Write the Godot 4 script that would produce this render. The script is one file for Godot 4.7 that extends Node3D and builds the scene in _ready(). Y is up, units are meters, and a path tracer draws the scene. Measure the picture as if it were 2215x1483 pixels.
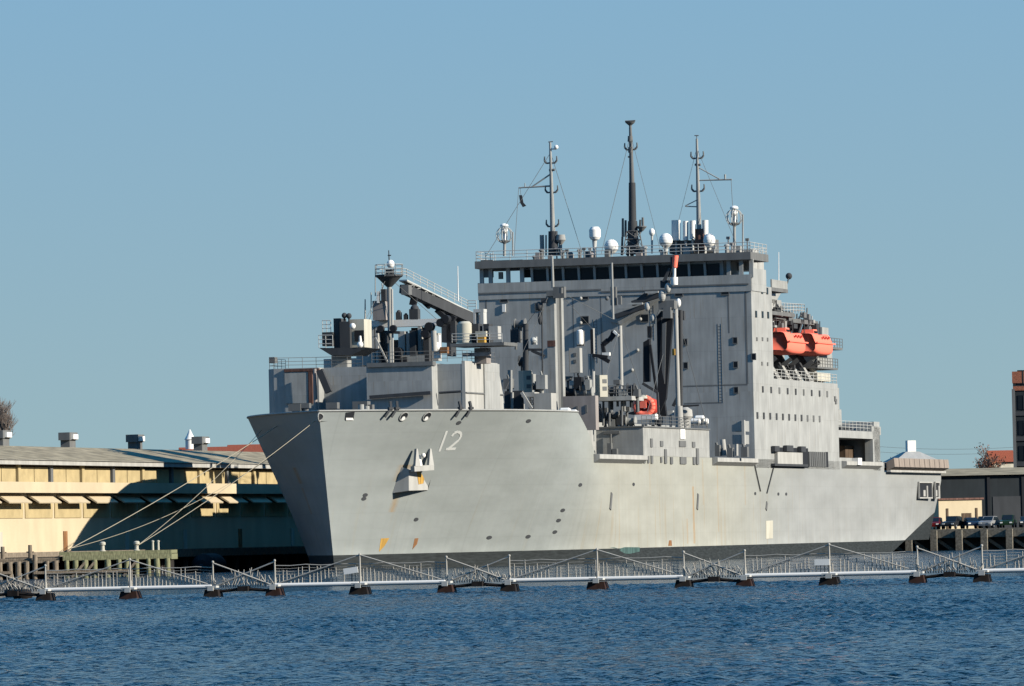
extends Node3D

# ---------------------------------------------------------------- materials
var M := {}
var SX := Transform3D()          # the ship's frame: x towards the bow, y up from the water, z to starboard
var rng := RandomNumberGenerator.new()

func lin(r: float, g: float, b: float) -> Color:
	return Color(r, g, b).linear_to_srgb()

func noise_tex(freq: float, lo: float, hi: float, sd: int, octaves := 4, w := 256, h := 256) -> NoiseTexture2D:
	var n := FastNoiseLite.new(); n.seed = sd; n.frequency = freq; n.fractal_octaves = octaves
	n.noise_type = FastNoiseLite.TYPE_SIMPLEX_SMOOTH
	var t := NoiseTexture2D.new(); t.width = w; t.height = h; t.seamless = true; t.noise = n
	var g := Gradient.new(); g.set_color(0, Color(lo, lo, lo)); g.set_color(1, Color(hi, hi, hi)); t.color_ramp = g
	return t

func paint(key: String, c: Color, rough := 0.7, tex: Texture2D = null, sc := Vector3(0.15, 0.03, 0.15), metal := 0.0) -> StandardMaterial3D:
	var m := StandardMaterial3D.new(); m.resource_name = key
	m.albedo_color = c; m.roughness = maxf(rough, 0.8) if rough > 0.4 else rough; m.metallic = metal; m.metallic_specular = 0.25
	if tex:
		m.albedo_texture = tex; m.uv1_triplanar = true; m.uv1_scale = sc
	M[key] = m
	return m

# ---------------------------------------------------------------- mesh helpers
func st() -> SurfaceTool:
	var s := SurfaceTool.new(); s.begin(Mesh.PRIMITIVE_TRIANGLES)
	return s

func tri(s: SurfaceTool, a: Vector3, b: Vector3, c: Vector3, n: Vector3) -> void:
	s.set_normal(n)
	if (c - a).cross(b - a).dot(n) < 0.0:
		var k := b; b = c; c = k
	s.add_vertex(a); s.add_vertex(b); s.add_vertex(c)

func quad(s: SurfaceTool, a: Vector3, b: Vector3, c: Vector3, d: Vector3, out := Vector3.ZERO) -> void:
	var n := (c - a).cross(b - a).normalized()
	if n.length() < 0.5:
		n = (d - a).cross(c - a).normalized()
	if out != Vector3.ZERO and n.dot(out) < 0.0:
		n = -n
	tri(s, a, b, c, n); tri(s, a, c, d, n)

func box(s: SurfaceTool, c: Vector3, z: Vector3, b := Basis.IDENTITY, taper := 1.0) -> void:
	var h := z * 0.5
	var p := []
	for i in 8:
		var k := taper if (i & 2) else 1.0
		p.append(c + b * Vector3(h.x * k * (1 if i & 1 else -1), h.y * (1 if i & 2 else -1), h.z * k * (1 if i & 4 else -1)))
	for q in [[1, 3, 7, 5], [0, 2, 6, 4], [2, 3, 7, 6], [0, 1, 5, 4], [4, 5, 7, 6], [0, 1, 3, 2]]:
		quad(s, p[q[0]], p[q[1]], p[q[2]], p[q[3]], (p[q[0]] + p[q[2]]) * 0.5 - c)

func prism(s: SurfaceTool, pts: Array, off: Vector3) -> void:
	# a convex outline pushed along off, with both ends
	var mid := Vector3.ZERO
	for p in pts: mid += p
	mid = mid / pts.size() + off * 0.5
	for i in range(1, pts.size() - 1):
		tri(s, pts[0], pts[i], pts[i + 1], -off.normalized())
		tri(s, pts[0] + off, pts[i] + off, pts[i + 1] + off, off.normalized())
	for i in pts.size():
		var a: Vector3 = pts[i]
		var b: Vector3 = pts[(i + 1) % pts.size()]
		quad(s, a, b, b + off, a + off, (a + b + off) * 0.5 - mid)

func frame_of(d: Vector3) -> Array:
	var u := Vector3.UP if absf(d.y) < 0.95 else Vector3.RIGHT
	var a := d.cross(u).normalized()
	return [a, a.cross(d).normalized()]

func beam(s: SurfaceTool, a: Vector3, b: Vector3, w: float, h: float, w2 := -1.0, h2 := -1.0) -> void:
	if w2 < 0.0: w2 = w
	if h2 < 0.0: h2 = h
	var f := frame_of((b - a).normalized())
	var p := []
	for e in [[a, w, h], [b, w2, h2]]:
		for q in [[-1, -1], [1, -1], [1, 1], [-1, 1]]:
			p.append(e[0] + f[0] * (e[1] * 0.5 * q[0]) + f[1] * (e[2] * 0.5 * q[1]))
	var c := (a + b) * 0.5
	for q in [[0, 1, 2, 3], [4, 5, 6, 7], [0, 1, 5, 4], [1, 2, 6, 5], [2, 3, 7, 6], [3, 0, 4, 7]]:
		quad(s, p[q[0]], p[q[1]], p[q[2]], p[q[3]], (p[q[0]] + p[q[2]]) * 0.5 - c)

func tube(s: SurfaceTool, a: Vector3, b: Vector3, r: float, r2 := -1.0, n := 8) -> void:
	if r2 < 0.0: r2 = r
	var d := (b - a).normalized()
	var f := frame_of(d)
	for i in n:
		var t0 := TAU * i / n
		var t1 := TAU * (i + 1) / n
		var n0: Vector3 = f[0] * cos(t0) + f[1] * sin(t0)
		var n1: Vector3 = f[0] * cos(t1) + f[1] * sin(t1)
		var v := [a + n0 * r, a + n1 * r, b + n1 * r2, b + n0 * r2]
		var nn := [n0, n1, n1, n0]
		var face := (n0 + n1).normalized()
		var order := [0, 1, 2, 0, 2, 3]
		if ((v[2] - v[0]) as Vector3).cross(v[1] - v[0]).dot(face) < 0.0:
			order = [0, 2, 1, 0, 3, 2]
		for k in order:
			s.set_normal(nn[k]); s.add_vertex(v[k])
		tri(s, a, v[0], v[1], -d); tri(s, b, v[3], v[2], d)

func lathe(s: SurfaceTool, at: Vector3, prof: Array, n := 14, up := Vector3.UP, squash := 1.0) -> void:
	# prof: [radius, height] pairs from the bottom to the top
	var f := frame_of(up)
	for k in prof.size() - 1:
		var p: Array = prof[k]
		var q: Array = prof[k + 1]
		var slope := Vector2(q[1] - p[1], -(q[0] - p[0])).normalized()
		for i in n:
			var v := []
			var nn := []
			for e in [[p, 0], [p, 1], [q, 1], [q, 0]]:
				var t: float = TAU * (i + e[1]) / n
				var rad: Vector3 = f[0] * cos(t) + f[1] * sin(t) * squash
				v.append(at + rad * e[0][0] + up * e[0][1])
				nn.append((rad * slope.x + up * slope.y).normalized())
			var order := [0, 1, 2, 0, 2, 3]
			if ((v[2] - v[0]) as Vector3).cross(v[1] - v[0]).dot(nn[0] + nn[1]) < 0.0:
				order = [0, 2, 1, 0, 3, 2]
			for j in order:
				s.set_normal(nn[j]); s.add_vertex(v[j])

func dome(s: SurfaceTool, at: Vector3, r: float, hgt: float, low := -0.6, n := 14, up := Vector3.UP) -> void:
	var prof := []
	for i in 8:
		var t := lerpf(low, PI * 0.5, i / 7.0)
		prof.append([r * cos(t), hgt * sin(t)])
	lathe(s, at, prof, n, up)

func add(called: String, s: SurfaceTool, m: Material, parent: Node = self) -> MeshInstance3D:
	var o := MeshInstance3D.new()
	o.name = called; o.mesh = s.commit(); o.material_override = m
	parent.add_child(o, true)
	return o

func thing(called: String, label: String, category: String, at: Transform3D, group := "") -> Node3D:
	var o := Node3D.new(); o.name = called; o.transform = at
	add_child(o, true)
	tag(o, label, category, group)
	return o

func tag(o: Node, label: String, category: String, group := "") -> void:
	o.set_meta("label", label); o.set_meta("category", category)
	if group: o.set_meta("group", group)

func struct(called: String, s: SurfaceTool, m: Material) -> MeshInstance3D:
	var o := add(called, s, m); o.set_meta("kind", "structure")
	return o

func part_box(called: String, c: Vector3, z: Vector3, m: Material, parent: Node) -> MeshInstance3D:
	var s := st(); box(s, c, z)
	return add(called, s, m, parent)

func aboard(p: Vector3) -> Transform3D:      # a frame at a spot on the ship, turned like the ship
	return SX * Transform3D(Basis.IDENTITY, p)

func rail(s: SurfaceTool, pts: Array, h := 1.1, gap := 1.5, thick := 0.035) -> void:
	var r := thick * 0.75
	for i in pts.size() - 1:
		var a: Vector3 = pts[i]
		var b: Vector3 = pts[i + 1]
		for k in [h, h * 0.66, h * 0.33]:
			tube(s, a + Vector3.UP * k, b + Vector3.UP * k, r, r, 4)
		var n := int(maxf(1.0, roundf(a.distance_to(b) / gap)))
		for k in n + 1:
			var p := a.lerp(b, float(k) / n)
			tube(s, p, p + Vector3.UP * h, r, r, 4)

func lattice(s: SurfaceTool, a: Vector3, b: Vector3, w: float, bays: int, r := 0.06, w2 := -1.0) -> void:
	if w2 < 0.0: w2 = w
	var f := frame_of((b - a).normalized())
	var rows := []
	for k in bays + 1:
		var t := float(k) / bays
		var c := a.lerp(b, t)
		var q := lerpf(w, w2, t) * 0.5
		rows.append([c + f[0] * q + f[1] * q, c - f[0] * q + f[1] * q, c - f[0] * q - f[1] * q, c + f[0] * q - f[1] * q])
	for k in bays:
		for i in 4:
			tube(s, rows[k][i], rows[k + 1][i], r, r, 4)
			tube(s, rows[k][i], rows[k + 1][(i + 1) % 4], r * 0.7, r * 0.7, 4)
			tube(s, rows[k + 1][i], rows[k + 1][(i + 1) % 4], r * 0.7, r * 0.7, 4)

# ---------------------------------------------------------------- hull form
func stem(y: float) -> float:
	return 107.1 + 0.256 * y

func half(x: float, y: float) -> float:
	var w := pow(clampf(y / 15.5, 0.0, 1.0), 1.3)
	var t := stem(y) - x
	if t <= 0.0: return 0.0
	var s := minf(1.0, t / lerpf(50.0, 34.0, w))
	var h := 16.1 * (1.0 - pow(1.0 - s, lerpf(1.5, 2.28, w)))
	if x < -60.0:
		h -= 2.2 * pow((-60.0 - x) / 41.0, 2.0) * clampf(1.0 - y / 9.0, 0.0, 1.0)
	return h

func top_of(x: float) -> float:
	if x > 75.3: return 15.5
	if x > 69.5: return 11.2 + 4.3 * pow((x - 69.5) / 5.8, 0.6)
	if x > -67.0: return 11.2
	return 10.0

func low_of(x: float) -> float:
	return -1.0 if x > -68.0 else lerpf(-0.5, 5.0, (-68.0 - x) / 32.6)

func hull_point(x: float, y: float, off := 0.0) -> Vector3:
	var e := 0.1
	var dx := (half(x + e, y) - half(x - e, y)) / (2 * e)
	var dy := (half(x, y + e) - half(x, y - e)) / (2 * e)
	return Vector3(x, y, -half(x, y)) + Vector3(-dx, -dy, -1).normalized() * off

func hull_normal(x: float, y: float) -> Vector3:
	return (hull_point(x, y, 1.0) - hull_point(x, y)).normalized()

func hull_skin(xs: Array, lows: Callable, tops: Callable, rows: int, side: float) -> ArrayMesh:
	var s := st()
	s.set_smooth_group(0)
	var g := []
	for X in xs:
		var col := []
		for j in rows + 1:
			var lo: float = lows.call(X)
			var y: float = lerpf(lo, maxf(lo, tops.call(X)), float(j) / rows)
			var fade := clampf((X - 62.0) / 40.0, 0.0, 1.0)
			var x: float = X + (stem(y) - stem(15.5)) * fade
			col.append(Vector3(x, y, half(x, y) * side))
		g.append(col)
	for i in xs.size() - 1:
		for j in rows:
			var v := [g[i][j], g[i + 1][j], g[i + 1][j + 1], g[i][j + 1]]
			var out := Vector3(0.3, 0, side)
			var order := [0, 1, 2, 0, 2, 3]
			var area := ((v[2] - v[0]) as Vector3).cross(v[1] - v[0])
			if area.length() < 1e-6: area = ((v[3] - v[0]) as Vector3).cross(v[2] - v[0])
			if area.dot(out) < 0.0: order = [0, 2, 1, 0, 3, 2]
			for k in order:
				var p: Vector3 = v[k]
				s.set_uv(Vector2((p.x + 101.0) / 214.0, 1.0 - p.y / 16.0))
				s.add_vertex(p)
	s.generate_normals()
	return s.commit()

func slant(x: float, y: float) -> float:       # how far along the ship a metre of plating reaches there
	var d := (half(x + 0.1, y) - half(x - 0.1, y)) / 0.2
	return 1.0 / sqrt(1.0 + d * d)

func hull_patch(s: SurfaceTool, pts: Array, off := 0.04) -> void:    # a thin plate on the port side, outline in [x, y]
	var c := Vector2.ZERO
	for p in pts: c += Vector2(p[0], p[1])
	c /= pts.size()
	var n := hull_normal(c.x, c.y)
	for i in pts.size():
		var a: Array = pts[i]
		var b: Array = pts[(i + 1) % pts.size()]
		var pa := hull_point(a[0], a[1], off)
		var pb := hull_point(b[0], b[1], off)
		tri(s, hull_point(c.x, c.y, off), pa, pb, n)
		quad(s, pa, pb, hull_point(b[0], b[1], -0.02), hull_point(a[0], a[1], -0.02), (pa + pb) * 0.5 - hull_point(c.x, c.y, off))

func hull_disc(s: SurfaceTool, x: float, y: float, rx: float, ry: float, off := 0.04, n := 12) -> void:
	var pts := []
	var k := slant(x, y)
	for i in n: pts.append([x + rx * k * cos(TAU * i / n), y + ry * sin(TAU * i / n)])
	hull_patch(s, pts, off)

func hull_ring(s: SurfaceTool, x: float, y: float, rx0: float, ry: float, r: float, n := 14) -> void:
	var rx := rx0 * slant(x, y)
	for i in n:
		var a := TAU * i / n
		var b := TAU * (i + 1) / n
		tube(s, hull_point(x + rx * cos(a), y + ry * sin(a), 0.05), hull_point(x + rx * cos(b), y + ry * sin(b), 0.05), r, r, 6)

func hull_strip(s: SurfaceTool, pts: Array, w: float, off := 0.03) -> void:   # a painted stroke, in [x, y] with its width measured up or along
	var k := 0.0
	for i in pts.size() - 1:
		var a := Vector2(pts[i][0], pts[i][1])
		var b := Vector2(pts[i + 1][0], pts[i + 1][1])
		var across := (b - a).orthogonal().normalized() * w * 0.5
		k += 0.002
		hull_patch(s, [[a.x + across.x, a.y + across.y], [b.x + across.x, b.y + across.y], [b.x - across.x, b.y - across.y], [a.x - across.x, a.y - across.y]], off + k)

func plate_texture() -> ImageTexture:
	var im := Image.create(768, 768, false, Image.FORMAT_RGB8)
	var n1 := FastNoiseLite.new(); n1.seed = 14; n1.frequency = 0.006; n1.fractal_octaves = 4
	var n2 := FastNoiseLite.new(); n2.seed = 19; n2.frequency = 0.03; n2.fractal_octaves = 3
	for i in 768:
		for j in 768:
			var v := 0.93 + 0.07 * n1.get_noise_2d(i, j) + 0.06 * n2.get_noise_2d(i * 1.2, j * 0.12)
			var a := i % 128; var b := (j + 40) % 154
			if a < 2: v -= 0.035
			if b < 2: v -= 0.05
			elif b < 40 and n2.get_noise_2d(i * 3.0, floorf((j + 40) / 154.0) * 50.0) > 0.42: v -= 0.06 * (1.0 - b / 40.0)
			v += 0.02 * (float((i / 128 * 7 + (j + 40) / 154 * 13) % 5) / 5.0 - 0.4)
			var rust := smoothstep(0.42, 0.7, n2.get_noise_2d(i * 2.2 + 300.0, j * 0.08 + floorf((j + 40) / 154.0) * 31.0)) * 0.30
			var c := Color(v, v, v).lerp(Color(0.78, 0.66, 0.52), clampf(rust, 0.0, 1.0))
			im.set_pixel(i, j, c)
	return ImageTexture.create_from_image(im)

func hull_relief() -> ImageTexture:                # frames and stringers pressed through the plating, dents between
	var w := 2048
	var h := 160
	var im := Image.create(w, h, false, Image.FORMAT_RGB8)
	var n := FastNoiseLite.new(); n.seed = 91; n.frequency = 0.05; n.fractal_octaves = 3
	for i in w:
		for j in h:
			var v := 0.5 + 0.16 * absf(sin(PI * i / 23.0)) + 0.10 * absf(sin(PI * j / 20.0)) + 0.22 * n.get_noise_2d(i * 0.8, j * 1.2)
			im.set_pixel(i, j, Color(v, v, v))
	return ImageTexture.create_from_image(im)

func hull_texture() -> ImageTexture:
	var w := 2048
	var h := 160
	var im := Image.create(w, h, false, Image.FORMAT_RGB8)
	var n1 := FastNoiseLite.new(); n1.seed = 3; n1.frequency = 0.012; n1.fractal_octaves = 4
	var n2 := FastNoiseLite.new(); n2.seed = 8; n2.frequency = 0.05; n2.fractal_octaves = 3
	var n3 := FastNoiseLite.new(); n3.seed = 21; n3.frequency = 0.02
	for i in w:
		var x := -101.0 + 214.0 * i / w
		var mid := smoothstep(78.0, 62.0, x) * smoothstep(-40.0, 15.0, x)
		var aft := smoothstep(20.0, -30.0, x)
		var streak := n2.get_noise_2d(i * 1.6, 7.0)
		for j in h:
			var y := 16.0 * (1.0 - float(j) / h)
			var c := Vector3(0.575, 0.590, 0.573).lerp(Vector3(0.635, 0.630, 0.585), mid).lerp(Vector3(0.600, 0.603, 0.588), aft)
			var v := 0.035 * n1.get_noise_2d(i * 0.7, j * 2.2) + 0.016 * streak * smoothstep(11.0, 1.0, y) + 0.008 * n2.get_noise_2d(i * 2.0, j * 0.35 + 90.0)
			v += 0.045 * smoothstep(3.0, 1.5, y) * (0.6 + n3.get_noise_2d(i, 0.0))
			v += 0.05 * smoothstep(-45.0, -80.0, x) * smoothstep(5.0, 2.0, y + n1.get_noise_2d(i * 2.0, 5.0))
			if (i + 11) % 92 == 0: v -= 0.018
			if j % 26 == 0: v -= 0.010
			c += Vector3(v, v, v)
			var rust := smoothstep(0.30, 0.62, n2.get_noise_2d(i * 2.6, j * 0.10)) * smoothstep(12.0, 4.0, y) * (0.25 + 0.75 * mid)
			c = c.lerp(Vector3(0.60, 0.50, 0.36), rust * 0.35)
			im.set_pixel(i, j, Color(c.x, c.y, c.z))
	# rust that has run down from the chocks, the scuppers and the fender lines
	for r in [[28.6, 8.0, 1.8, 0.5, 0.55], [31.5, 4.5, 1.8, 0.35, 0.35], [101.2, 8.2, 5.6, 0.45, 0.4], [101.5, 10.2, 8.6, 0.9, 0.55], [17.6, 10.6, 3.0, 0.3, 0.3], [5.0, 10.6, 6.0, 0.25, 0.25], [24.2, 11.0, 6.0, 0.25, 0.22], [47.0, 10.6, 7.0, 0.3, 0.2]]:
		var i0 := int((r[0] + 101.0) / 214.0 * w)
		for j in range(int((16.0 - r[1]) * 10.0), int((16.0 - r[2]) * 10.0)):
			var wid := int(r[3] * 9.0)
			for i in range(-wid, wid + 1):
				var a: float = r[4] * (1.0 - absf(i) / (wid + 1.0)) * (0.7 + 0.6 * n2.get_noise_2d(i * 20.0, j * 2.0))
				var c := im.get_pixel(clampi(i0 + i, 0, w - 1), clampi(j, 0, h - 1))
				im.set_pixel(clampi(i0 + i, 0, w - 1), clampi(j, 0, h - 1), c.lerp(Color(0.66, 0.42, 0.18), clampf(a, 0.0, 1.0)))
	return ImageTexture.create_from_image(im)

# ---------------------------------------------------------------- the scene
func _ready() -> void:
	rng.seed = 12
	camera_and_light()
	materials()
	SX = Transform3D(Basis(Vector3.UP, deg_to_rad(-106.0)), Vector3(11.78, 0, -702.05))
	water()
	land()
	pier_shed()
	right_bank()
	pier()
	ship()
	deck_loads()
	moorings()
	barrier()

func camera_and_light() -> void:
	var cam := Camera3D.new(); cam.name = "camera"
	cam.fov = 6.3821; cam.near = 1.0; cam.far = 9000.0
	cam.transform = Transform3D(Basis(Vector3.RIGHT, deg_to_rad(1.839)) * Basis(Vector3.BACK, -0.022), Vector3(0, 2.55, 0))
	add_child(cam); cam.current = true
	var sky := ProceduralSkyMaterial.new()
	sky.sky_top_color = Color(0.132, 0.428, 0.642)
	sky.sky_horizon_color = Color(0.428, 0.504, 0.515)
	sky.sky_curve = 0.14
	sky.ground_horizon_color = Color(0.45, 0.56, 0.63)
	sky.ground_bottom_color = Color(0.10, 0.16, 0.22)
	sky.sun_angle_max = 1.0
	var s := Sky.new(); s.sky_material = sky
	var e := Environment.new()
	e.background_mode = Environment.BG_SKY; e.sky = s
	e.tonemap_mode = Environment.TONE_MAPPER_LINEAR
	e.tonemap_exposure = 2.19
	e.ssao_enabled = true; e.ssil_enabled = true; e.sdfgi_enabled = true
	var we := WorldEnvironment.new(); we.name = "sky"; we.environment = e; we.set_meta("kind", "structure")
	add_child(we)
	var sun := DirectionalLight3D.new(); sun.name = "sun"
	sun.light_energy = 1.6; sun.light_color = Color(1.0, 0.96, 0.89); sun.light_angular_distance = 0.5
	sun.shadow_enabled = true
	var to := Basis(Vector3.UP, deg_to_rad(-106.0)) * Vector3(0.152, 0.422, -0.894)
	sun.look_at_from_position(to * 100.0, Vector3.ZERO)
	add_child(sun)

func materials() -> void:
	var grime := noise_tex(0.02, 0.86, 1.0, 4)
	var rough := noise_tex(0.05, 0.62, 1.0, 5)
	var hm := paint("hull_grey", lin(0.562, 0.582, 0.615), 0.6)
	hm.albedo_texture = hull_texture()
	hm.heightmap_enabled = true; hm.heightmap_texture = hull_relief(); hm.heightmap_scale = 5.0
	var plates := plate_texture()
	paint("grey", lin(0.232, 0.2376, 0.232), 0.6, plates, Vector3(0.075, 0.07, 0.075))
	paint("house_grey", lin(0.244, 0.252, 0.2496), 0.6, plates, Vector3(0.06, 0.053, 0.06))
	paint("pale_grey", lin(0.288, 0.288, 0.276), 0.6, grime)
	paint("mid_grey", lin(0.108, 0.112, 0.1136), 0.6, grime)
	paint("pink_grey", lin(0.216, 0.196, 0.188), 0.7, grime)
	paint("dark_grey", lin(0.04, 0.0432, 0.048), 0.6, grime)
	paint("black", lin(0.0128, 0.0144, 0.0176), 0.55)
	paint("boot_black", lin(0.028, 0.0336, 0.036), 0.6, rough, Vector3(0.05, 0.3, 0.05))
	paint("white", lin(0.528, 0.524, 0.504), 0.5)
	paint("number_grey", lin(0.32, 0.328, 0.32), 0.7)
	paint("boom_white", lin(0.496, 0.488, 0.468), 0.6)
	paint("cream", lin(0.352, 0.34, 0.288), 0.6, grime)
	paint("orange", lin(0.64, 0.14, 0.096), 0.45)
	paint("red", lin(0.336, 0.04, 0.028), 0.5)
	paint("rust", lin(0.24, 0.12, 0.056), 0.9, rough)
	paint("rust_yellow", lin(0.44, 0.264, 0.064), 0.9, rough)
	paint("green_stain", lin(0.06, 0.112, 0.108), 0.9, rough)
	paint("red_brown", lin(0.128, 0.068, 0.056), 0.8, rough)
	var gl := paint("glass", lin(0.0064, 0.0088, 0.012), 0.25)
	gl.metallic_specular = 0.25
	paint("yellow_wall", lin(0.376, 0.316, 0.22), 0.85, noise_tex(0.02, 0.90, 1.0, 6), Vector3(0.05, 0.02, 0.05))
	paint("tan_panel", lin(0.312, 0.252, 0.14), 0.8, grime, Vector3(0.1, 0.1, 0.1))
	paint("tan_roof", lin(0.288, 0.248, 0.172), 0.9, rough, Vector3(0.02, 0.05, 0.05))
	paint("slate_roof", lin(0.208, 0.208, 0.2), 0.9, rough, Vector3(0.02, 0.05, 0.05))
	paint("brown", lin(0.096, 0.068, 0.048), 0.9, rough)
	paint("timber_old", lin(0.208, 0.172, 0.132), 0.9, rough, Vector3(0.5, 0.12, 0.5))
	paint("timber_green", lin(0.216, 0.22, 0.128), 0.9, rough, Vector3(0.5, 0.12, 0.5))
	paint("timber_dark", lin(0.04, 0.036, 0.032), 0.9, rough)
	paint("concrete", lin(0.2, 0.184, 0.152), 0.9, rough, Vector3(0.2, 0.2, 0.2))
	paint("soil", lin(0.072, 0.0688, 0.06), 0.95, rough, Vector3(0.03, 0.03, 0.03))
	paint("dark_wall", lin(0.0176, 0.0224, 0.0264), 0.8, grime)  # dark tone; the warehouse wall has its shade put into this colour
	paint("brick_red", lin(0.288, 0.112, 0.072), 0.85, rough, Vector3(0.3, 0.3, 0.3))
	paint("tile_red", lin(0.24, 0.068, 0.04), 0.9, rough, Vector3(0.4, 0.4, 0.4))
	paint("rope", lin(0.224, 0.2, 0.152), 0.9)
	paint("buoy", lin(0.0176, 0.0144, 0.0136), 0.8, rough)
	paint("buoy_red", lin(0.036, 0.0192, 0.016), 0.8, rough)
	paint("galvanised", lin(0.336, 0.344, 0.336), 0.5, grime)
	paint("net", lin(0.24, 0.232, 0.212), 0.7)
	paint("pale_metal", lin(0.288, 0.28, 0.256), 0.5, grime)
	paint("net_brown", lin(0.208, 0.176, 0.152), 0.8, grime)
	paint("bark", lin(0.128, 0.108, 0.096), 0.95)
	paint("red_leaf", lin(0.136, 0.056, 0.032), 0.9)
	paint("car_dark", lin(0.016, 0.0176, 0.0208), 0.25)
	paint("car_red", lin(0.08, 0.0064, 0.0064), 0.3)
	paint("car_silver", lin(0.16, 0.164, 0.168), 0.35)
	paint("car_blue", lin(0.0096, 0.016, 0.032), 0.3)
	paint("car_green", lin(0.0096, 0.024, 0.0112), 0.3)
	paint("tyre", lin(0.012, 0.012, 0.012), 0.9)
	paint("lamp_red", lin(0.36, 0.016, 0.016), 0.3)

# ---------------------------------------------------------------- water and land
func water() -> void:
	var n1 := FastNoiseLite.new(); n1.seed = 5; n1.frequency = 1.0; n1.fractal_octaves = 3; n1.fractal_gain = 0.55
	var n2 := FastNoiseLite.new(); n2.seed = 9; n2.frequency = 0.11; n2.fractal_octaves = 2
	var n3 := FastNoiseLite.new(); n3.seed = 31; n3.frequency = 0.02
	var s := SurfaceTool.new(); s.begin(Mesh.PRIMITIVE_TRIANGLES)
	var x0 := -44.0; var x1 := 44.0; var z0 := -88.0; var z1 := -336.0
	var nx := 500; var nz := 700
	var pos := PackedVector3Array(); var idx := PackedInt32Array()
	pos.resize((nx + 1) * (nz + 1))
	for j in nz + 1:
		var z := lerpf(z0, z1, float(j) / nz)
		for i in nx + 1:
			var x := lerpf(x0, x1, float(i) / nx)
			var edge := clampf(minf(minf(x - x0, x1 - x), minf(z0 - z, z - z1)) / 3.0, 0.0, 1.0)
			var gust := 0.85 + 0.9 * n3.get_noise_2d(x * 1.2, z * 0.5)
			var h := 0.12 * n1.get_noise_2d(x * 1.0, z * 0.75) + 0.05 * n2.get_noise_2d(x * 1.3, z * 2.0)
			pos[j * (nx + 1) + i] = Vector3(x, h * edge * gust, z)
	for j in nz:
		for i in nx:
			var a := j * (nx + 1) + i
			idx.append_array([a, a + nx + 1, a + 1, a + 1, a + nx + 1, a + nx + 2])
	var nrm := PackedVector3Array(); nrm.resize(pos.size())
	for j in nz + 1:
		for i in nx + 1:
			var a := j * (nx + 1) + i
			var l := pos[a - 1] if i > 0 else pos[a]
			var r := pos[a + 1] if i < nx else pos[a]
			var u := pos[a - nx - 1] if j > 0 else pos[a]
			var d := pos[a + nx + 1] if j < nz else pos[a]
			nrm[a] = (r - l).cross(u - d).normalized() * 1.0
			if nrm[a].y < 0.0: nrm[a] = -nrm[a]
	# the sheet that carries on round it, out to the horizon
	var b := pos.size()
	var ring := [Vector3(x0, 0, z1), Vector3(x1, 0, z1), Vector3(x1, 0, z0), Vector3(x0, 0, z0), Vector3(-7000, 0, -7000), Vector3(7000, 0, -7000), Vector3(7000, 0, 2000), Vector3(-7000, 0, 2000)]
	for p in ring:
		pos.append(p); nrm.append(Vector3.UP)
	for q in [[0, 4, 5, 1], [1, 5, 6, 2], [2, 6, 7, 3], [3, 7, 4, 0]]:
		idx.append_array([b + q[0], b + q[1], b + q[2], b + q[0], b + q[2], b + q[3]])
	var arr := []; arr.resize(Mesh.ARRAY_MAX)
	arr[Mesh.ARRAY_VERTEX] = pos; arr[Mesh.ARRAY_NORMAL] = nrm; arr[Mesh.ARRAY_INDEX] = idx
	var m := ArrayMesh.new(); m.add_surface_from_arrays(Mesh.PRIMITIVE_TRIANGLES, arr)
	var w := StandardMaterial3D.new(); w.resource_name = "water"
	w.albedo_color = lin(0.003, 0.015, 0.028); w.roughness = 0.10; w.metallic_specular = 0.16
	var nn := FastNoiseLite.new(); nn.seed = 77; nn.frequency = 0.02; nn.fractal_octaves = 4
	var nt := NoiseTexture2D.new(); nt.width = 512; nt.height = 512; nt.seamless = true; nt.noise = nn; nt.as_normal_map = true; nt.bump_strength = 14.0
	w.normal_enabled = true; w.normal_texture = nt; w.normal_scale = 1.5
	w.uv1_triplanar = true; w.uv1_scale = Vector3(0.23, 0.23, 0.16)
	var o := MeshInstance3D.new(); o.name = "water"; o.mesh = m; o.material_override = w; o.set_meta("kind", "structure")
	add_child(o)

func land() -> void:
	# the shore behind the ship and the wharf beside it, in the ship's axes
	var s := st()
	for r in [[-5000.0, -112.0, -5000.0, 5000.0], [-112.0, 400.0, 36.0, 5000.0]]:
		box(s, Vector3((r[0] + r[1]) / 2, 1.0, (r[2] + r[3]) / 2), Vector3(r[1] - r[0], 2.6, r[3] - r[2]))
	var g := struct("ground", s, M.soil); g.transform = SX
	var w := thing("wharf", "long grey wharf in shade beside the far side of the ship", "wharf", SX)
	part_box("deck", Vector3(25, 2.05, 28), Vector3(250, 0.8, 16.8), M.timber_old, w)
	part_box("bulkhead", Vector3(25, 0.2, 29.5), Vector3(249.8, 2.9, 13), M.timber_dark, w)
	for i in 62:
		var p := st(); tube(p, Vector3(149.0 - i * 4.0, -1.0, 20.2), Vector3(149.0 - i * 4.0, 1.65, 20.2), 0.3, 0.3, 8)
		add("pile", p, M.timber_dark, w)
	var f := thing("foam_fender", "big black floating fender between the dark bow and the wharf", "fender", SX * Transform3D(Basis.IDENTITY, Vector3(91.0, 0.6, 18.4)))
	var k := st(); lathe(k, Vector3(-2.4, 0, 0), [[0.0, 0.0], [0.7, 0.05], [1.3, 0.6], [1.35, 1.2], [1.35, 3.6], [1.3, 4.2], [0.7, 4.75], [0.0, 4.8]], 18, Vector3.RIGHT)
	add("body", k, M.black, f)
	for e in [-2.5, 2.5]:
		var q := st(); tube(q, Vector3(e - 0.15, 0, 0), Vector3(e + 0.15, 0, 0), 0.3, 0.2, 10)
		add("end_fitting", q, M.dark_grey, f)

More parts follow.
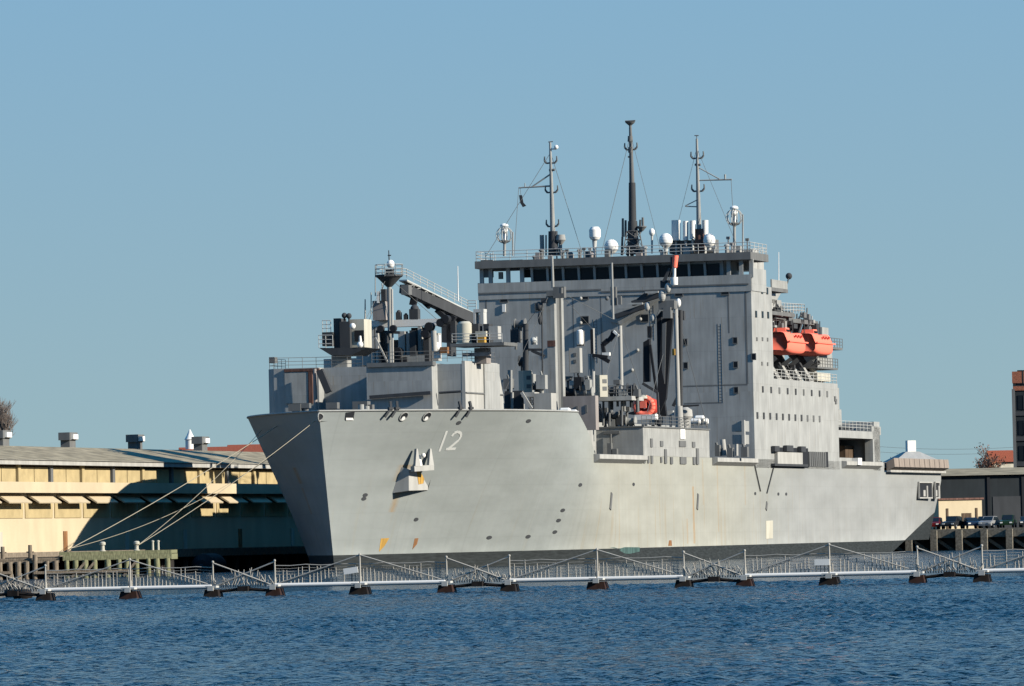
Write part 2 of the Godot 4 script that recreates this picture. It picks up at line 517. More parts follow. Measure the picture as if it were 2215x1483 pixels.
func pier_shed() -> void:
	var Z := 27.5
	var o := thing("pier_shed", "long yellow pier shed with tan roof behind the bow, half in the ship's shadow", "warehouse", SX)
	var xa := -70.0; var xb := 190.0; var cx := (xa + xb) / 2; var L := xb - xa
	part_box("lower_wall", Vector3(cx, 5.29, Z + 0.5), Vector3(L, 5.97, 1.0), M.yellow_wall, o)
	# the ledge and its awnings
	var yl := 8.71
	part_box("ledge", Vector3(cx, yl, Z + 0.2), Vector3(L + 0.4, 1.05, 2.6), M.yellow_wall, o)
	var ya0 := 7.28
	var ya1 := 8.13
	for i in 26:
		var x := xb - 6.0 - i * 8.2
		var s := st()
		prism(s, [Vector3(x, ya1, Z - 0.01), Vector3(x, ya0, Z - 1.3), Vector3(x, ya0 - 0.12, Z - 1.25), Vector3(x, ya1 - 0.25, Z - 0.01)], Vector3(-6.2, 0, 0))
		add("awning", s, M.yellow_wall, o)
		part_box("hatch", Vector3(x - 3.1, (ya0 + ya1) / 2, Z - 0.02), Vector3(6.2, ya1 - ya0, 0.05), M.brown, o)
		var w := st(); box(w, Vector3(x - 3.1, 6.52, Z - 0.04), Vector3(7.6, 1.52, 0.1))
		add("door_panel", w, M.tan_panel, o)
	for i in 14:
		var x := xb - 10.0 - i * 18.0
		var w := st(); box(w, Vector3(x, 3.4, Z - 0.05), Vector3(1.0, 2.1, 0.12))
		add("door", w, M.rust if i % 3 == 1 else M.cream, o)
	# clerestory
	var yc0 := 9.16
	var yc1 := 11
	part_box("clerestory_frame", Vector3(cx, (yc0 + yc1) / 2, Z + 2.1), Vector3(L, yc1 - yc0, 2.0), M.brown, o)
	for i in 28:
		var x := xb - 4.4 - i * 9.0
		for k in 2:
			part_box("clerestory_pane", Vector3(x + (1.98 if k else -1.98), (yc0 + yc1) / 2 - 0.1, Z + 1.05), Vector3(3.78, yc1 - yc0 - 0.35, 0.12), M.tan_panel, o)
		part_box("pilaster", Vector3(x + 4.5, (yc0 + yc1) / 2, Z + 0.95), Vector3(0.7, yc1 - yc0, 0.3), M.mid_grey if i % 2 else M.tan_panel, o)
	part_box("gutter", Vector3(cx, yc1 + 0.2, Z + 0.7), Vector3(L + 1.0, 0.5, 1.1), M.pale_grey, o)
	var yr := yc1 + 0.4
	var s2 := st()
	prism(s2, [Vector3(xa, yr, Z), Vector3(xa, yr + 1.75, Z + 9), Vector3(xa, yr + 1.75, Z + 23), Vector3(xa, yr, Z + 32)], Vector3(L, 0, 0))
	add("roof", s2, M.tan_roof, o)
	part_box("back_wall", Vector3(cx, 6.0, Z + 31.5), Vector3(L, 9.0, 1.0), M.yellow_wall, o)
	part_box("end_wall", Vector3(xb - 0.5, 6.0, Z + 16.2), Vector3(1.0, 9.0, 29.6), M.yellow_wall, o)
	for v in [Vector3(97.32, 13.29, 38), Vector3(77.92, 13.27, 38), Vector3(57.17, 13.35, 38), Vector3(35.71, 13.43, 38)]:
		var q: Vector3 = v
		var t := st(); box(t, Vector3(q.x, yr + 2.1, 38.0), Vector3(1.8, 0.9, 1.0)); box(t, Vector3(q.x, yr + 2.95, 38.0), Vector3(2.4, 0.8, 1.25)); 
		var r := add("roof_vent", t, M.mid_grey, o)
		part_box("vent_hood", Vector3(q.x, yr + 2.9, 37.25), Vector3(1.4, 0.5, 0.25), M.white, r)

func gable_house(called: String, label: String, at: Vector3, w: float, d: float, h: float, rh: float, wall: Material, roof: Material, turn := 0.0) -> Node3D:
	var o := thing(called, label, "house", Transform3D(Basis(Vector3.UP, turn), at))
	part_box("wall", Vector3(0, h / 2, 0), Vector3(w, h, d), wall, o)
	var s := st()
	prism(s, [Vector3(-w / 2 - 0.4, h, d / 2 + 0.5), Vector3(-w / 2 - 0.4, h + rh, 0), Vector3(-w / 2 - 0.4, h, -d / 2 - 0.5)], Vector3(w + 0.8, 0, 0))
	add("roof", s, roof, o)
	var g := st()
	for e in [-w / 2 - 0.42, w / 2 + 0.30]:
		prism(g, [Vector3(e, h, d / 2), Vector3(e, h + rh - 0.4, 0), Vector3(e, h, -d / 2)], Vector3(0.12, 0, 0))
	add("gable", g, wall, o)
	for i in 4:
		part_box("window", Vector3(-w * 0.36 + i * w * 0.24, h - 1.9, d / 2 + 0.02), Vector3(1.0, 1.5, 0.06), M.glass, o)
	return o

func bare_tree(called: String, label: String, at: Vector3, h: float, spread: float, sd: int, leaf: Material = null) -> void:
	var o := thing(called, label, "tree", Transform3D(Basis.IDENTITY, at))
	var r := RandomNumberGenerator.new(); r.seed = sd
	var t := st(); tube(t, Vector3.ZERO, Vector3(0, h * 0.35, 0), h * 0.022, h * 0.016, 8)
	add("trunk", t, M.bark, o)
	var s := st()
	var lf := st()
	var tips := []
	var grow := [[Vector3(0, h * 0.3, 0), Vector3.UP, h * 0.24, h * 0.014, 0]]
	while grow.size():
		var g: Array = grow.pop_back()
		var b: Vector3 = g[0] + g[1] * g[2]
		tube(s, g[0], b, g[3], g[3] * 0.7, 5)
		if g[4] < (6 if leaf == null else 5):
			for k in (4 if g[4] < 3 else 3):
				var d: Vector3 = (g[1] + Vector3(r.randf_range(-spread, spread), r.randf_range(-0.1, 0.5), r.randf_range(-spread, spread))).normalized()
				grow.append([g[0].lerp(b, r.randf_range(0.5, 1.0)), d, g[2] * r.randf_range(0.6, 0.82), maxf(g[3] * 0.62, 0.02), g[4] + 1])
		else:
			tips.append(b)
	add("branches", s, M.bark, o)
	if leaf:
		for p in tips:
			if r.randf() < 0.75:
				for k in 2:
					var c: Vector3 = p + Vector3(r.randf_range(-0.3, 0.3), r.randf_range(-0.3, 0.3), r.randf_range(-0.3, 0.3))
					var u := Vector3(r.randf_range(-1, 1), r.randf_range(-1, 1), r.randf_range(-1, 1)).normalized() * 0.16
					var v := u.cross(Vector3(r.randf_range(-1, 1), r.randf_range(-1, 1), 0.3)).normalized() * 0.12
					quad(lf, c - u, c + v, c + u, c - v)
		add("leaves", lf, leaf, o)

func car(at: Vector3, turn: float, m: Material, label: String, tall := 0.0) -> void:
	var o := thing("parked_car", label, "car", Transform3D(Basis(Vector3.UP, turn), at), "cars parked along the quay")
	var s := st()
	prism(s, [Vector3(-2.2, 0.35, -0.85), Vector3(-2.25, 0.75, -0.85), Vector3(-2.1, 0.95 + tall * 0.3, -0.85), Vector3(0.95, 0.97 + tall * 0.3, -0.85), Vector3(2.1, 0.82 + tall * 0.3, -0.85), Vector3(2.2, 0.6, -0.85), Vector3(2.2, 0.35, -0.85)], Vector3(0, 0, 1.7))
	add("body", s, m, o)
	var c := st()
	prism(c, [Vector3(-2.0, 0.94 + tall * 0.3, -0.74), Vector3(-1.45, 1.42 + tall, -0.66), Vector3(0.1, 1.45 + tall, -0.66), Vector3(0.95, 0.96 + tall * 0.3, -0.74)], Vector3(0, 0, 1.4))
	add("cabin", c, m, o)
	var g := st()
	for z in [-0.76, 0.70]:
		prism(g, [Vector3(-1.75, 1.0 + tall * 0.3, z), Vector3(-1.38, 1.36 + tall, z), Vector3(0.06, 1.38 + tall, z), Vector3(0.7, 1.0 + tall * 0.3, z)], Vector3(0, 0, 0.06))
	add("side_glass", g, M.glass, o)
	var w := st(); quad(w, Vector3(0.98, 0.99 + tall * 0.3, -0.66), Vector3(0.14, 1.42 + tall, -0.6), Vector3(0.14, 1.42 + tall, 0.6), Vector3(0.98, 0.99 + tall * 0.3, 0.66), Vector3(1, 1, 0))
	add("windscreen", w, M.glass, o)
	for x in [-1.4, 1.35]:
		for z in [-0.8, 0.8]:
			var y := st(); tube(y, Vector3(x, 0.33, z - 0.11), Vector3(x, 0.33, z + 0.11), 0.33, 0.33, 12)
			var t := add("wheel", y, M.tyre, o)
			var h := st(); tube(h, Vector3(x, 0.33, z - 0.12), Vector3(x, 0.33, z + 0.12), 0.18, 0.18, 8)
			add("rim", h, M.car_silver, t)
	for z in [-0.62, 0.62]:
		part_box("headlight", Vector3(2.2, 0.68, z), Vector3(0.06, 0.16, 0.34), M.white, o)
		part_box("tail_light", Vector3(-2.25, 0.78, z), Vector3(0.06, 0.16, 0.3), M.lamp_red, o)

func right_bank() -> void:
	# quay on columns behind the stern
	var q := thing("quay", "concrete quay on pale columns beyond the stern carrying parked cars", "quay", SX)
	part_box("deck", Vector3(-118.0, 2.5, -62.0), Vector3(14.0, 0.6, 130.0), M.concrete, q)
	part_box("edge_beam", Vector3(-110.7, 2.15, -62.0), Vector3(0.5, 1.0, 129.8), M.concrete, q)
	part_box("bulkhead", Vector3(-121.5, 0.5, -62.0), Vector3(6.0, 3.4, 129.6), M.timber_dark, q)
	for i in 30:
		var z := 0.5 - i * 3.35
		var s := st(); box(s, Vector3(-110.4, 0.7, z), Vector3(0.9, 3.9, 0.85))
		add("column", s, M.concrete, q)
		var b := st(); beam(b, Vector3(-111.2, 1.4, z - 0.3), Vector3(-111.2, -0.4, z - 2.9), 0.3, 0.4)
		add("brace", b, M.timber_old, q)
	# warehouse with shade painted dark; yellow block added for its sunlit part
	var o := thing("dark_warehouse", "long warehouse with shade painted into its dark wall, pale flat roof beyond the parked cars", "warehouse", Transform3D(Basis(Vector3.UP, 0.10), Vector3(60.73, 2.43, -880)))
	part_box("wall", Vector3(20, 4.2, -15), Vector3(44, 7.6, 30), M.dark_wall, o)
	var s := st(); prism(s, [Vector3(-3, 8.0, 0.6), Vector3(-3, 9.1, -9), Vector3(-3, 8.0, -30)], Vector3(46, 0, 0))
	add("roof", s, M.tan_roof, o)
	for i in 7:
		part_box("loading_door", Vector3(9.6 + i * 5.0, 2.6, 0.04), Vector3(4.0, 4.6, 0.1), M.dark_grey, o)
		part_box("pilaster", Vector3(7.0 + i * 5.0, 4.1, 0.1), Vector3(0.4, 7.4, 0.2), M.black, o)
	var y := thing("added_sunlit_block", "low yellow block added for the sunlit part of the wall, between the stern and the dark warehouse", "building", Transform3D(Basis(Vector3.UP, 0.55), Vector3(62.13, 2.5, -860)))
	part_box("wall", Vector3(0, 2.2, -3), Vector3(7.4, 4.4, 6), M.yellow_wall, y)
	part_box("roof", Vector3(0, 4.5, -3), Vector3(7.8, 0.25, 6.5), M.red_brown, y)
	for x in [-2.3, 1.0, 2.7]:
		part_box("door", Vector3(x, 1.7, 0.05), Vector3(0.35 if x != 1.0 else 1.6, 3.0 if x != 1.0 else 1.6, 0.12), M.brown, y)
	# brick tower at the edge of the frame
	var t := thing("brick_tower", "tall dark block with orange brick top at the right edge of the photo", "building", Transform3D(Basis(Vector3.UP, -0.12), Vector3(81.26, 2.37, -1000)))
	part_box("wall", Vector3(13, 12.0, -9), Vector3(26, 24.0, 18), M.dark_wall, t)  # dark wall colour below the orange parapet
	part_box("parapet", Vector3(13, 24.9, -9), Vector3(26.2, 1.9, 18.2), M.brick_red, t)
	for i in 6:
		part_box("floor_band", Vector3(13, 2.6 + i * 4.1, 0.06), Vector3(26, 0.7, 0.2), M.brick_red if i == 5 else M.dark_grey, t)
		for k in 8:
			var w := part_box("window", Vector3(1.7 + k * 3.2, 4.7 + i * 4.1 - 0.3, 0.04), Vector3(1.9, 2.3, 0.1), M.glass, t)
			part_box("mullion", Vector3(1.7 + k * 3.2, 4.7 + i * 4.1 - 0.3, 0.12), Vector3(0.12, 2.3, 0.08), M.dark_grey, w)
	part_box("corner_strip", Vector3(0.05, 11.5, 0.0), Vector3(0.5, 23.0, 0.5), M.mid_grey, t)
	# hip roofed hall with a white lantern, behind the flight deck
	var h := thing("lantern_hall", "pale hip roofed hall with a white lantern tower seen above the stern", "building", Transform3D(Basis(Vector3.UP, 0.2), Vector3(57.98, 2.45, -900)))
	part_box("wall", Vector3(0, 4.9, 0), Vector3(8.2, 9.8, 8.2), M.pale_grey, h)
	var p := st(); box(p, Vector3(0, 10.8, 0), Vector3(8.9, 2.0, 8.9), Basis.IDENTITY, 0.22); add("roof", p, M.pale_grey, h)
	part_box("lantern", Vector3(0, 12.5, 0), Vector3(1.25, 1.9, 1.25), M.white, h)
	# houses and trees further off
	gable_house("tile_roofed_house", "small white house with orange tiled roof beside the red tree at right", Vector3(82.8, 2.5, -1050), 4.0, 3.2, 11.6, 2.0, M.cream, M.tile_red, 0.3)
	bare_tree("red_tree", "small round tree with reddish leaves above the dark warehouse roof", Vector3(75.54, 2.48, -990), 14.2, 0.8, 41, M.red_leaf)
	bare_tree("brown_tree", "brown bushy tree showing between stern gantry and pale hip roof", Vector3(58.67, 2.52, -960), 12.4, 0.8, 52, M.red_leaf)
	bare_tree("bare_winter_tree", "tall bare winter tree above the shed roof at the left edge", Vector3(-70.9, 2.72, -860), 22.0, 0.40, 17)
	# red roofed buildings seen above the shed roof
	gable_house("red_roofed_house", "long red roofed house above the shed roof next to the white cupola", Vector3(-48.63, 2.45, -1000), 11, 9, 14.2, 2.2, M.pale_grey, M.tile_red, 0.1)
	gable_house("red_roofed_house", "red roofed house half hidden behind the ship's bow", Vector3(-43.19, 2.47, -1010), 7, 8, 14.8, 2.0, M.pale_grey, M.tile_red, 0.1)
	var c := thing("cupola_building", "building with white cupola and red base above the shed roof", "building", Transform3D(Basis(Vector3.UP, 0.2), Vector3(-52.16, 2.46, -990)))
	part_box("wall", Vector3(0, 7.4, 0), Vector3(3.0, 14.8, 4), M.pale_grey, c)
	part_box("red_base", Vector3(0, 15.3, 0), Vector3(3.2, 1.2, 3.6), M.tile_red, c)
	var u := st(); lathe(u, Vector3(0, 15.8, 0), [[0.75, 0.0], [0.75, 1.6], [0.9, 1.7], [0.5, 2.4], [0.08, 3.3]], 10); add("cupola", u, M.white, c)
	# power lines
	for k in 2:
		var l := st()
		var a: Vector3 = [Vector3(60.17, 18.46, -1100), Vector3(60.14, 17.47, -1100)][k]
		var b: Vector3 = [Vector3(92.4, 17.42, -1100), Vector3(92.38, 16.59, -1100)][k]
		for i in 12:
			var f0 := i / 12.0; var f1 := (i + 1) / 12.0
			tube(l, a.lerp(b, f0) - Vector3(0, 3.0 * f0 * (1 - f0), 0), a.lerp(b, f1) - Vector3(0, 3.0 * f1 * (1 - f1), 0), 0.025, 0.025, 4)
		var w := add("power_line", l, M.mid_grey)
		tag(w, ["upper thin power line crossing the sky above the stern", "lower thin power line crossing the sky above the stern"][k], "power line")
	# cars
	var paints := [M.car_dark, M.car_red, M.car_dark, M.car_blue, M.car_silver, M.car_green, M.car_dark, M.car_silver, M.car_red, M.car_dark, M.car_dark]
	var words := ["black car nearest the ship's stern on the quay", "dark red car second from the ship's stern on the quay", "black car between the red and blue cars on the quay", "dark blue car below the yellow block on the quay", "silver car below the right end of the yellow block",
		"green car right of the silver car on the quay", "black car right of the green car on the quay", "tall silver van near the right end of the car row", "dark red car at the right edge of the car row", "black car behind the front row near the stern", "black car behind the front row below the yellow block"]
	for i in 11:
		var base := SX * Vector3(-115.2 - (2.6 if i > 8 else 0.0) - (i % 2) * 0.3, 2.81, -9.5 - (i if i < 9 else (i - 9) * 3 + 0.5) * 2.45)
		car(base, deg_to_rad(-106.0 + (4.0 if i % 2 else -5.0)) + (0.3 if i % 3 == 0 else 0.0), paints[i], words[i], 0.45 if i == 7 else 0.12 * (i % 3))

# ---------------------------------------------------------------- timber pier on the left
func pier() -> void:
	var o := thing("timber_pier", "weathered timber pier on rows of piles at the left, in sun", "pier", Transform3D(Basis.IDENTITY, Vector3(-31.41, 0, -560)))
	# x runs left from the pier's end, z towards the camera
	part_box("deck_plank", Vector3(-5.1, 2.25, -5), Vector3(10.2, 0.3, 10), M.timber_green, o)
	part_box("deck_plank", Vector3(-28.2, 1.82, -5.2), Vector3(36.0, 0.2, 10), M.timber_old, o)
	part_box("cap_beam", Vector3(-4.9, 1.85, 0.12), Vector3(9.9, 0.48, 0.35), M.timber_green, o)
	part_box("cap_beam", Vector3(-28.2, 1.58, 0.0), Vector3(36.0, 0.25, 0.25), M.timber_old, o)
	part_box("end_beam", Vector3(-0.1, 1.8, -5), Vector3(0.25, 0.5, 9.8), M.timber_green, o)
	part_box("bulkhead", Vector3(-23, 0.4, -7.5), Vector3(45.6, 3.2, 0.4), M.timber_dark, o)  # dark backing added for the shade under the deck
	var r := RandomNumberGenerator.new(); r.seed = 3
	var x := -0.35
	while x > -45.0:
		var green := x > -10.0
		for row in 3:
			var w := r.randf_range(0.20, 0.33)
			var lean := r.randf_range(-0.06, 0.06)
			var s := st(); tube(s, Vector3(x + lean, -1.0, 0.15 - row * 2.3), Vector3(x, (1.65 if green else 1.62) + (r.randf_range(0.0, 0.9) if row == 0 and not green and r.randf() < 0.35 else 0.0), 0.2 - row * 2.3), w, w * 0.92, 9)
			add("pile", s, M.timber_green if green and row == 0 else (M.timber_old if row == 0 else M.timber_dark), o)  # back rows coloured darker, for the shade beneath the deck
		if r.randf() < 0.4:
			var b := st(); beam(b, Vector3(x, 1.4, 0.42), Vector3(x - 1.2, 0.1, 0.42), 0.14, 0.22)
			add("brace", b, M.timber_old, o)
		x -= r.randf_range(0.72, 1.25)
	for k in 3:
		part_box("waling", Vector3(-30.0 + k * 11.0, 0.7 - k * 0.06, 0.5), Vector3(9.0, 0.25, 0.2), M.timber_old, o)
	# things that stand on the pier
	var base := o.transform.origin
	var lab := ["white mooring bollard on the pier with two ropes ending beside it", "white mooring bollard nearer the middle of the timber pier"]
	var at := [-3.2, -6.3]
	for i in 2:
		var b := thing("mooring_bollard", lab[i], "bollard", Transform3D(Basis.IDENTITY, base + Vector3(at[i], 2.4, -1.0)), "bollards on the timber pier")
		var s := st(); lathe(s, Vector3.ZERO, [[0.28, 0.0], [0.28, 0.06], [0.19, 0.1], [0.17, 0.55]], 14); add("post", s, M.cream, b)
		var c := st(); lathe(c, Vector3.ZERO, [[0.17, 0.53], [0.28, 0.58], [0.28, 0.78], [0.18, 0.86], [0.0, 0.88]], 14); add("cap", c, M.cream, b)
	for i in 2:
		var b := thing("pier_post", ["short pale post at the lit end of the timber pier", "second short pale post near the end of the timber pier"][i], "post", Transform3D(Basis.IDENTITY, base + Vector3(-1.75 + i * 0.5, 2.4, -1.4)))
		var s := st(); tube(s, Vector3.ZERO, Vector3(0, 0.75, 0), 0.11, 0.1, 8); add("shaft", s, M.cream, b)
		var c := st(); lathe(c, Vector3(0, 0.75, 0), [[0.14, 0.0], [0.14, 0.1], [0.0, 0.16]], 8); add("cap", c, M.cream, b)
	for i in 3:
		var b := thing("pier_ladder_post", ["brown mooring post where the longest ropes end on the pier", "brown post standing on the old part of the pier at far left", "brown post on the old pier left of the rope ends"][i], "post", Transform3D(Basis.IDENTITY, base + Vector3([-9.5, -15.4, -12.9][i], 1.92, -0.8)))
		var s := st(); tube(s, Vector3.ZERO, Vector3(0, [0.7, 1.1, 1.2][i], 0), 0.2, 0.18, 9); add("shaft", s, M.timber_old, b)
		part_box("cross_bar", Vector3(0, 0.55, 0), Vector3(0.7, 0.12, 0.12), M.timber_old, b)

# ---------------------------------------------------------------- the ship
func window(p: Vector3, w: float, h: float, parent: Node, face := "front", m: Material = null) -> void:
	var s := st()
	if face == "front":
		box(s, p, Vector3(0.10, h, w))
		add("window", s, m if m else M.glass, parent)
		var g := st()
		for e in [-1, 1]:
			box(g, p + Vector3(-0.01, e * (h * 0.5 + 0.04), 0), Vector3(0.12, 0.08, w + 0.16)); box(g, p + Vector3(-0.01, 0, e * (w * 0.5 + 0.04)), Vector3(0.12, h, 0.08))
		add("window_frame", g, M.mid_grey, parent)
	else:
		box(s, p, Vector3(w, h, 0.10))
		add("window", s, m if m else M.glass, parent)

func ship() -> void:
	var ship := thing("cargo_ship", "huge grey naval supply ship moored bow on, numbered 12", "ship", SX)
	hull(ship)
	forecastle(ship)
	house(ship)
	masts(ship)
	midships(ship)
	aft(ship)

func hull(ship: Node3D) -> void:
	var xs := []
	var t := 0.0
	while t < 50.0:
		xs.append(stem(15.5) - t)
		t += 0.25 if t < 2.0 else (0.8 if t < 30.0 else 1.0)
	for x in [60.0, 56.0, 50.0, 40.0, 30.0, 20.0, 10.0, 0.0, -10.0, -20.0, -30.0, -40.0, -50.0, -60.0, -66.95, -67.05, -72.0, -76.0, -80.0, -84.0, -88.0, -92.0, -96.0, -100.6]:
		xs.append(x)
	var h := Node3D.new()
	var plates := MeshInstance3D.new(); plates.name = "hull"
	var am := hull_skin(xs, func(x): return maxf(1.5, low_of(x)), top_of, 16, -1.0)
	var bm := hull_skin(xs, func(x): return maxf(1.5, low_of(x)), top_of, 16, 1.0)
	am.add_surface_from_arrays(Mesh.PRIMITIVE_TRIANGLES, bm.surface_get_arrays(0))
	plates.mesh = am; plates.material_override = M.hull_grey
	ship.add_child(plates, true)
	h.free()
	var under := MeshInstance3D.new(); under.name = "boot_stripe"
	var cm := hull_skin(xs, func(x): return minf(1.5, low_of(x)), func(x): return maxf(1.5, low_of(x)), 2, -1.0)
	cm.add_surface_from_arrays(Mesh.PRIMITIVE_TRIANGLES, hull_skin(xs, func(x): return minf(1.5, low_of(x)), func(x): return maxf(1.5, low_of(x)), 2, 1.0).surface_get_arrays(0))
	under.mesh = cm; under.material_override = M.boot_black
	ship.add_child(under, true)
	# decks and the transom close the hull
	var d := st()
	for i in range(1, 36):
		var xa := 111.0 - i; var xb := 112.0 - i
		if xa > 75.0:
			quad(d, Vector3(xa, 14.5, -half(xa, 14.5) + 0.05), Vector3(xa, 14.5, half(xa, 14.5) - 0.05), Vector3(xb, 14.5, half(xb, 14.5) - 0.05), Vector3(xb, 14.5, -half(xb, 14.5) + 0.05), Vector3.UP)
	quad(d, Vector3(-67, 10.2, -16.05), Vector3(-67, 10.2, 16.05), Vector3(66, 10.2, 16.05), Vector3(66, 10.2, -16.05), Vector3.UP); quad(d, Vector3(66, 10.2, -15.0), Vector3(66, 10.2, 15.0), Vector3(75.5, 10.2, 15.0), Vector3(75.5, 10.2, -15.0), Vector3.UP)
	quad(d, Vector3(-100.6, 9.95, -16.05), Vector3(-100.6, 9.95, 16.05), Vector3(-67, 9.95, 16.05), Vector3(-67, 9.95, -16.05), Vector3.UP)
	quad(d, Vector3(75.4, 10.2, -15.0), Vector3(75.4, 10.2, 15.0), Vector3(75.4, 14.5, 15.0), Vector3(75.4, 14.5, -15.0), Vector3.LEFT)
	add("deck", d, M.mid_grey, ship)
	var tr := st()
	quad(tr, Vector3(-100.6, 5.0, -half(-100.6, 5.0)), Vector3(-100.6, 5.0, half(-100.6, 5.0)), Vector3(-100.6, 10.0, 16.1), Vector3(-100.6, 10.0, -16.1), Vector3.LEFT)
	quad(tr, Vector3(-68, -1, -14), Vector3(-68, -1, 14), Vector3(-100.6, 5.0, half(-100.6, 5.0)), Vector3(-100.6, 5.0, -half(-100.6, 5.0)), Vector3.DOWN)
	add("transom", tr, M.grey, ship)
	# rolled top edge of the forecastle bulwark
	var cap := st()
	for i in range(0, 36):
		for e in [-1.0, 1.0]:
			var xa := stem(15.5) - i; var xb := stem(15.5) - i - 1.0
			tube(cap, Vector3(xa, 15.5, half(xa, 15.5) * e), Vector3(xb, 15.5, half(xb, 15.5) * e), 0.10, 0.10, 6)
	add("bulwark_cap", cap, M.grey, ship)
	# number 12, painted on the port bow
	var n := st()
	hull_strip(n, [[98.35, 11.47], [98.66, 13.44]], 0.24)
	add("digit", n, M.number_grey, plates)
	n = st()
	hull_strip(n, [[97.77, 12.95], [97.69, 13.26], [97.34, 13.39], [96.92, 13.26], [96.69, 12.99], [96.71, 12.58], [97.15, 12.04], [97.52, 11.64]], 0.24)
	hull_strip(n, [[97.71, 11.69], [96.56, 11.73]], 0.22)
	add("digit", n, M.number_grey, plates)
	# openings in the bow
	var sq := st(); var sf := st()
	hull_patch(sq, [[108.89, 14.64], [109, 15.31], [108.33, 15.39], [108.21, 14.63]], 0.05)
	var mc := add("mooring_port", sq, M.black, plates)
	hull_patch(sf, [[108.8, 14.59], [108.87, 14.82], [108.31, 14.81], [108.2, 14.59]], 0.09); add("port_sill", sf, M.white, plates)
	for p in [[103.92, 14.9], [101.66, 14.89], [111.09, 14.89]]:
		var s := st(); hull_disc(s, p[0], p[1], 0.40, 0.36, 0.04); add("chock_opening", s, M.black, plates)
		s = st(); hull_ring(s, p[0], p[1], 0.44, 0.40, 0.07); add("chock_ring", s, M.grey, plates)
	for p in [[103.89, 14.77], [101.63, 14.75]]:
		var s := st(); hull_disc(s, p[0], p[1] - 0.06, 0.20, 0.20, 0.10); add("chock_roller", s, M.white, plates)
	for p in [[87.92, 14.44], [97.78, 14.25], [72.88, 8.08], [75.32, 5.52], [75.52, 4.5], [75.53, 3.33], [80.16, 2.92], [86.54, 2.91], [104.95, 6.96], [104.89, 7.31], [97.89, 4.84], [53.84, 8.17], [0.35, 7.27], [-10.82, 7.23], [-14.69, 7.23]]:
		var s := st(); hull_disc(s, p[0], p[1], 0.32 if p[0] > 90.0 else 0.45, 0.18, 0.04); add("scupper", s, M.dark_grey, plates)
	# fairleads perched on the bulwark, with their feet over the side
	for p in [[105.46, 15.45], [104.89, 15.44], [98.5, 15.41], [97.28, 15.46]]:
		var s := st()
		beam(s, hull_point(p[0], 15.65, 0.1), hull_point(p[0] + 0.3, 14.95, 0.3), 0.20, 0.20)
		beam(s, hull_point(p[0] - 0.25, 15.68, 0.05), hull_point(p[0] + 0.15, 15.68, 0.05), 0.35, 0.22)
		beam(s, hull_point(p[0] - 0.1, 15.7, 0.0), hull_point(p[0] - 0.1, 16.3, -0.3), 0.22, 0.25)
		add("fairlead", s, M.dark_grey, ship)
	# rust runs and stains on the bow, with hard edges of their own
	var ru := st(); hull_patch(ru, [[101.79, 3.04], [100.73, 3.07], [101.11, 2.31], [101.68, 1.73]], 0.02); add("rust_stain", ru, M.rust_yellow, plates)
	ru = st(); hull_patch(ru, [[97.34, 2.97], [96.85, 3.01], [96.82, 2.42], [97.27, 1.88]], 0.02); add("rust_stain", ru, M.rust, plates)
	ru = st(); hull_patch(ru, [[39.53, 2.21], [38.55, 2.21], [38.4, 1.61], [39.98, 1.62]], 0.02); add("rust_stain", ru, M.rust, plates)
	ru = st(); hull_patch(ru, [[67.5, 1.45], [62.0, 1.62], [56.5, 1.6], [52.0, 1.55], [52.0, 1.1], [56.0, 0.9], [63.0, 1.1]], 0.03); add("green_stain", ru, M.green_stain, under)
	# white draught mark board and black fender marks on the side
	var wm := st(); hull_patch(wm, [[-4.44, 4.16], [-7.81, 4.2], [-7.6, 2.14], [-4.24, 2.11]], 0.03); add("white_mark", wm, M.cream, plates)
	for p in [[1322, 1066, 1100], [1509, 1068, 1100], [1657, 1085, 1100]]:
		pass
	for p in [[62.86, 7.24, 63.5, 5.56], [26.64, 7.18, 27.2, 5.52], [-5.1, 6.27, -4.57, 5.43]]:
		var s := st(); hull_strip(s, [[p[0], p[1]], [p[2], p[3]]], 0.5, 0.1); add("rubbing_bar", s, M.mid_grey, plates)
	# ropes slung in a V below the house
	var rp := st()
	for k in [[Vector3(0.65, 10.57, -16.2), Vector3(-1.92, 7.53, -16.2)], [Vector3(-8.68, 10.41, -16.2), Vector3(-5.01, 7.32, -16.2)]]:
		tube(rp, k[0], k[1], 0.07, 0.07, 5)
	add("side_rope", rp, M.dark_grey, ship)
	# anchor bolster: a boxed step standing out of the bow, the anchor housed on top of it
	var b := st()
	var xf := 101.86
	var yb := 7.46
	var yt := 9.97
	var xr := xf - 4.0
	var tf := Vector3(xf, yt, -half(xf, yt)); var bf := Vector3(xf, yb, -half(xf, yb))
	var to := tf + Vector3(0, -0.35, -0.75); var bo := bf + Vector3(0.0, 0.2, -1.7)
	var ta := Vector3(xr, yt - 0.4, to.z - 0.75); var ba := Vector3(xr, yb + 0.25, bo.z - 0.75)
	var ti := Vector3(xr, yt, -half(xr, yt) + 0.2); var bi := Vector3(xr, yb, -half(xr, yb) + 0.2)
	quad(b, tf, to, bo, bf, Vector3.RIGHT); quad(b, to, ta, ba, bo, Vector3.FORWARD); quad(b, tf, to, ta, ti, Vector3.UP); quad(b, bf, bo, ba, bi, Vector3.DOWN); quad(b, ti, ta, ba, bi, Vector3.LEFT)
	var bol := add("anchor_bolster", b, M.pale_grey, ship)
	var rs := st(); quad(rs, to.lerp(ta, 0.4) + Vector3(0, 0, -0.03), to.lerp(ta, 0.85) + Vector3(0, 0, -0.03), bo.lerp(ba, 0.75).lerp(to.lerp(ta, 0.75), 0.35) + Vector3(0, 0, -0.03), bo.lerp(ba, 0.5).lerp(to.lerp(ta, 0.5), 0.3) + Vector3(0, 0, -0.03), Vector3.FORWARD); add("bolster_rust", rs, M.rust_yellow, bol)
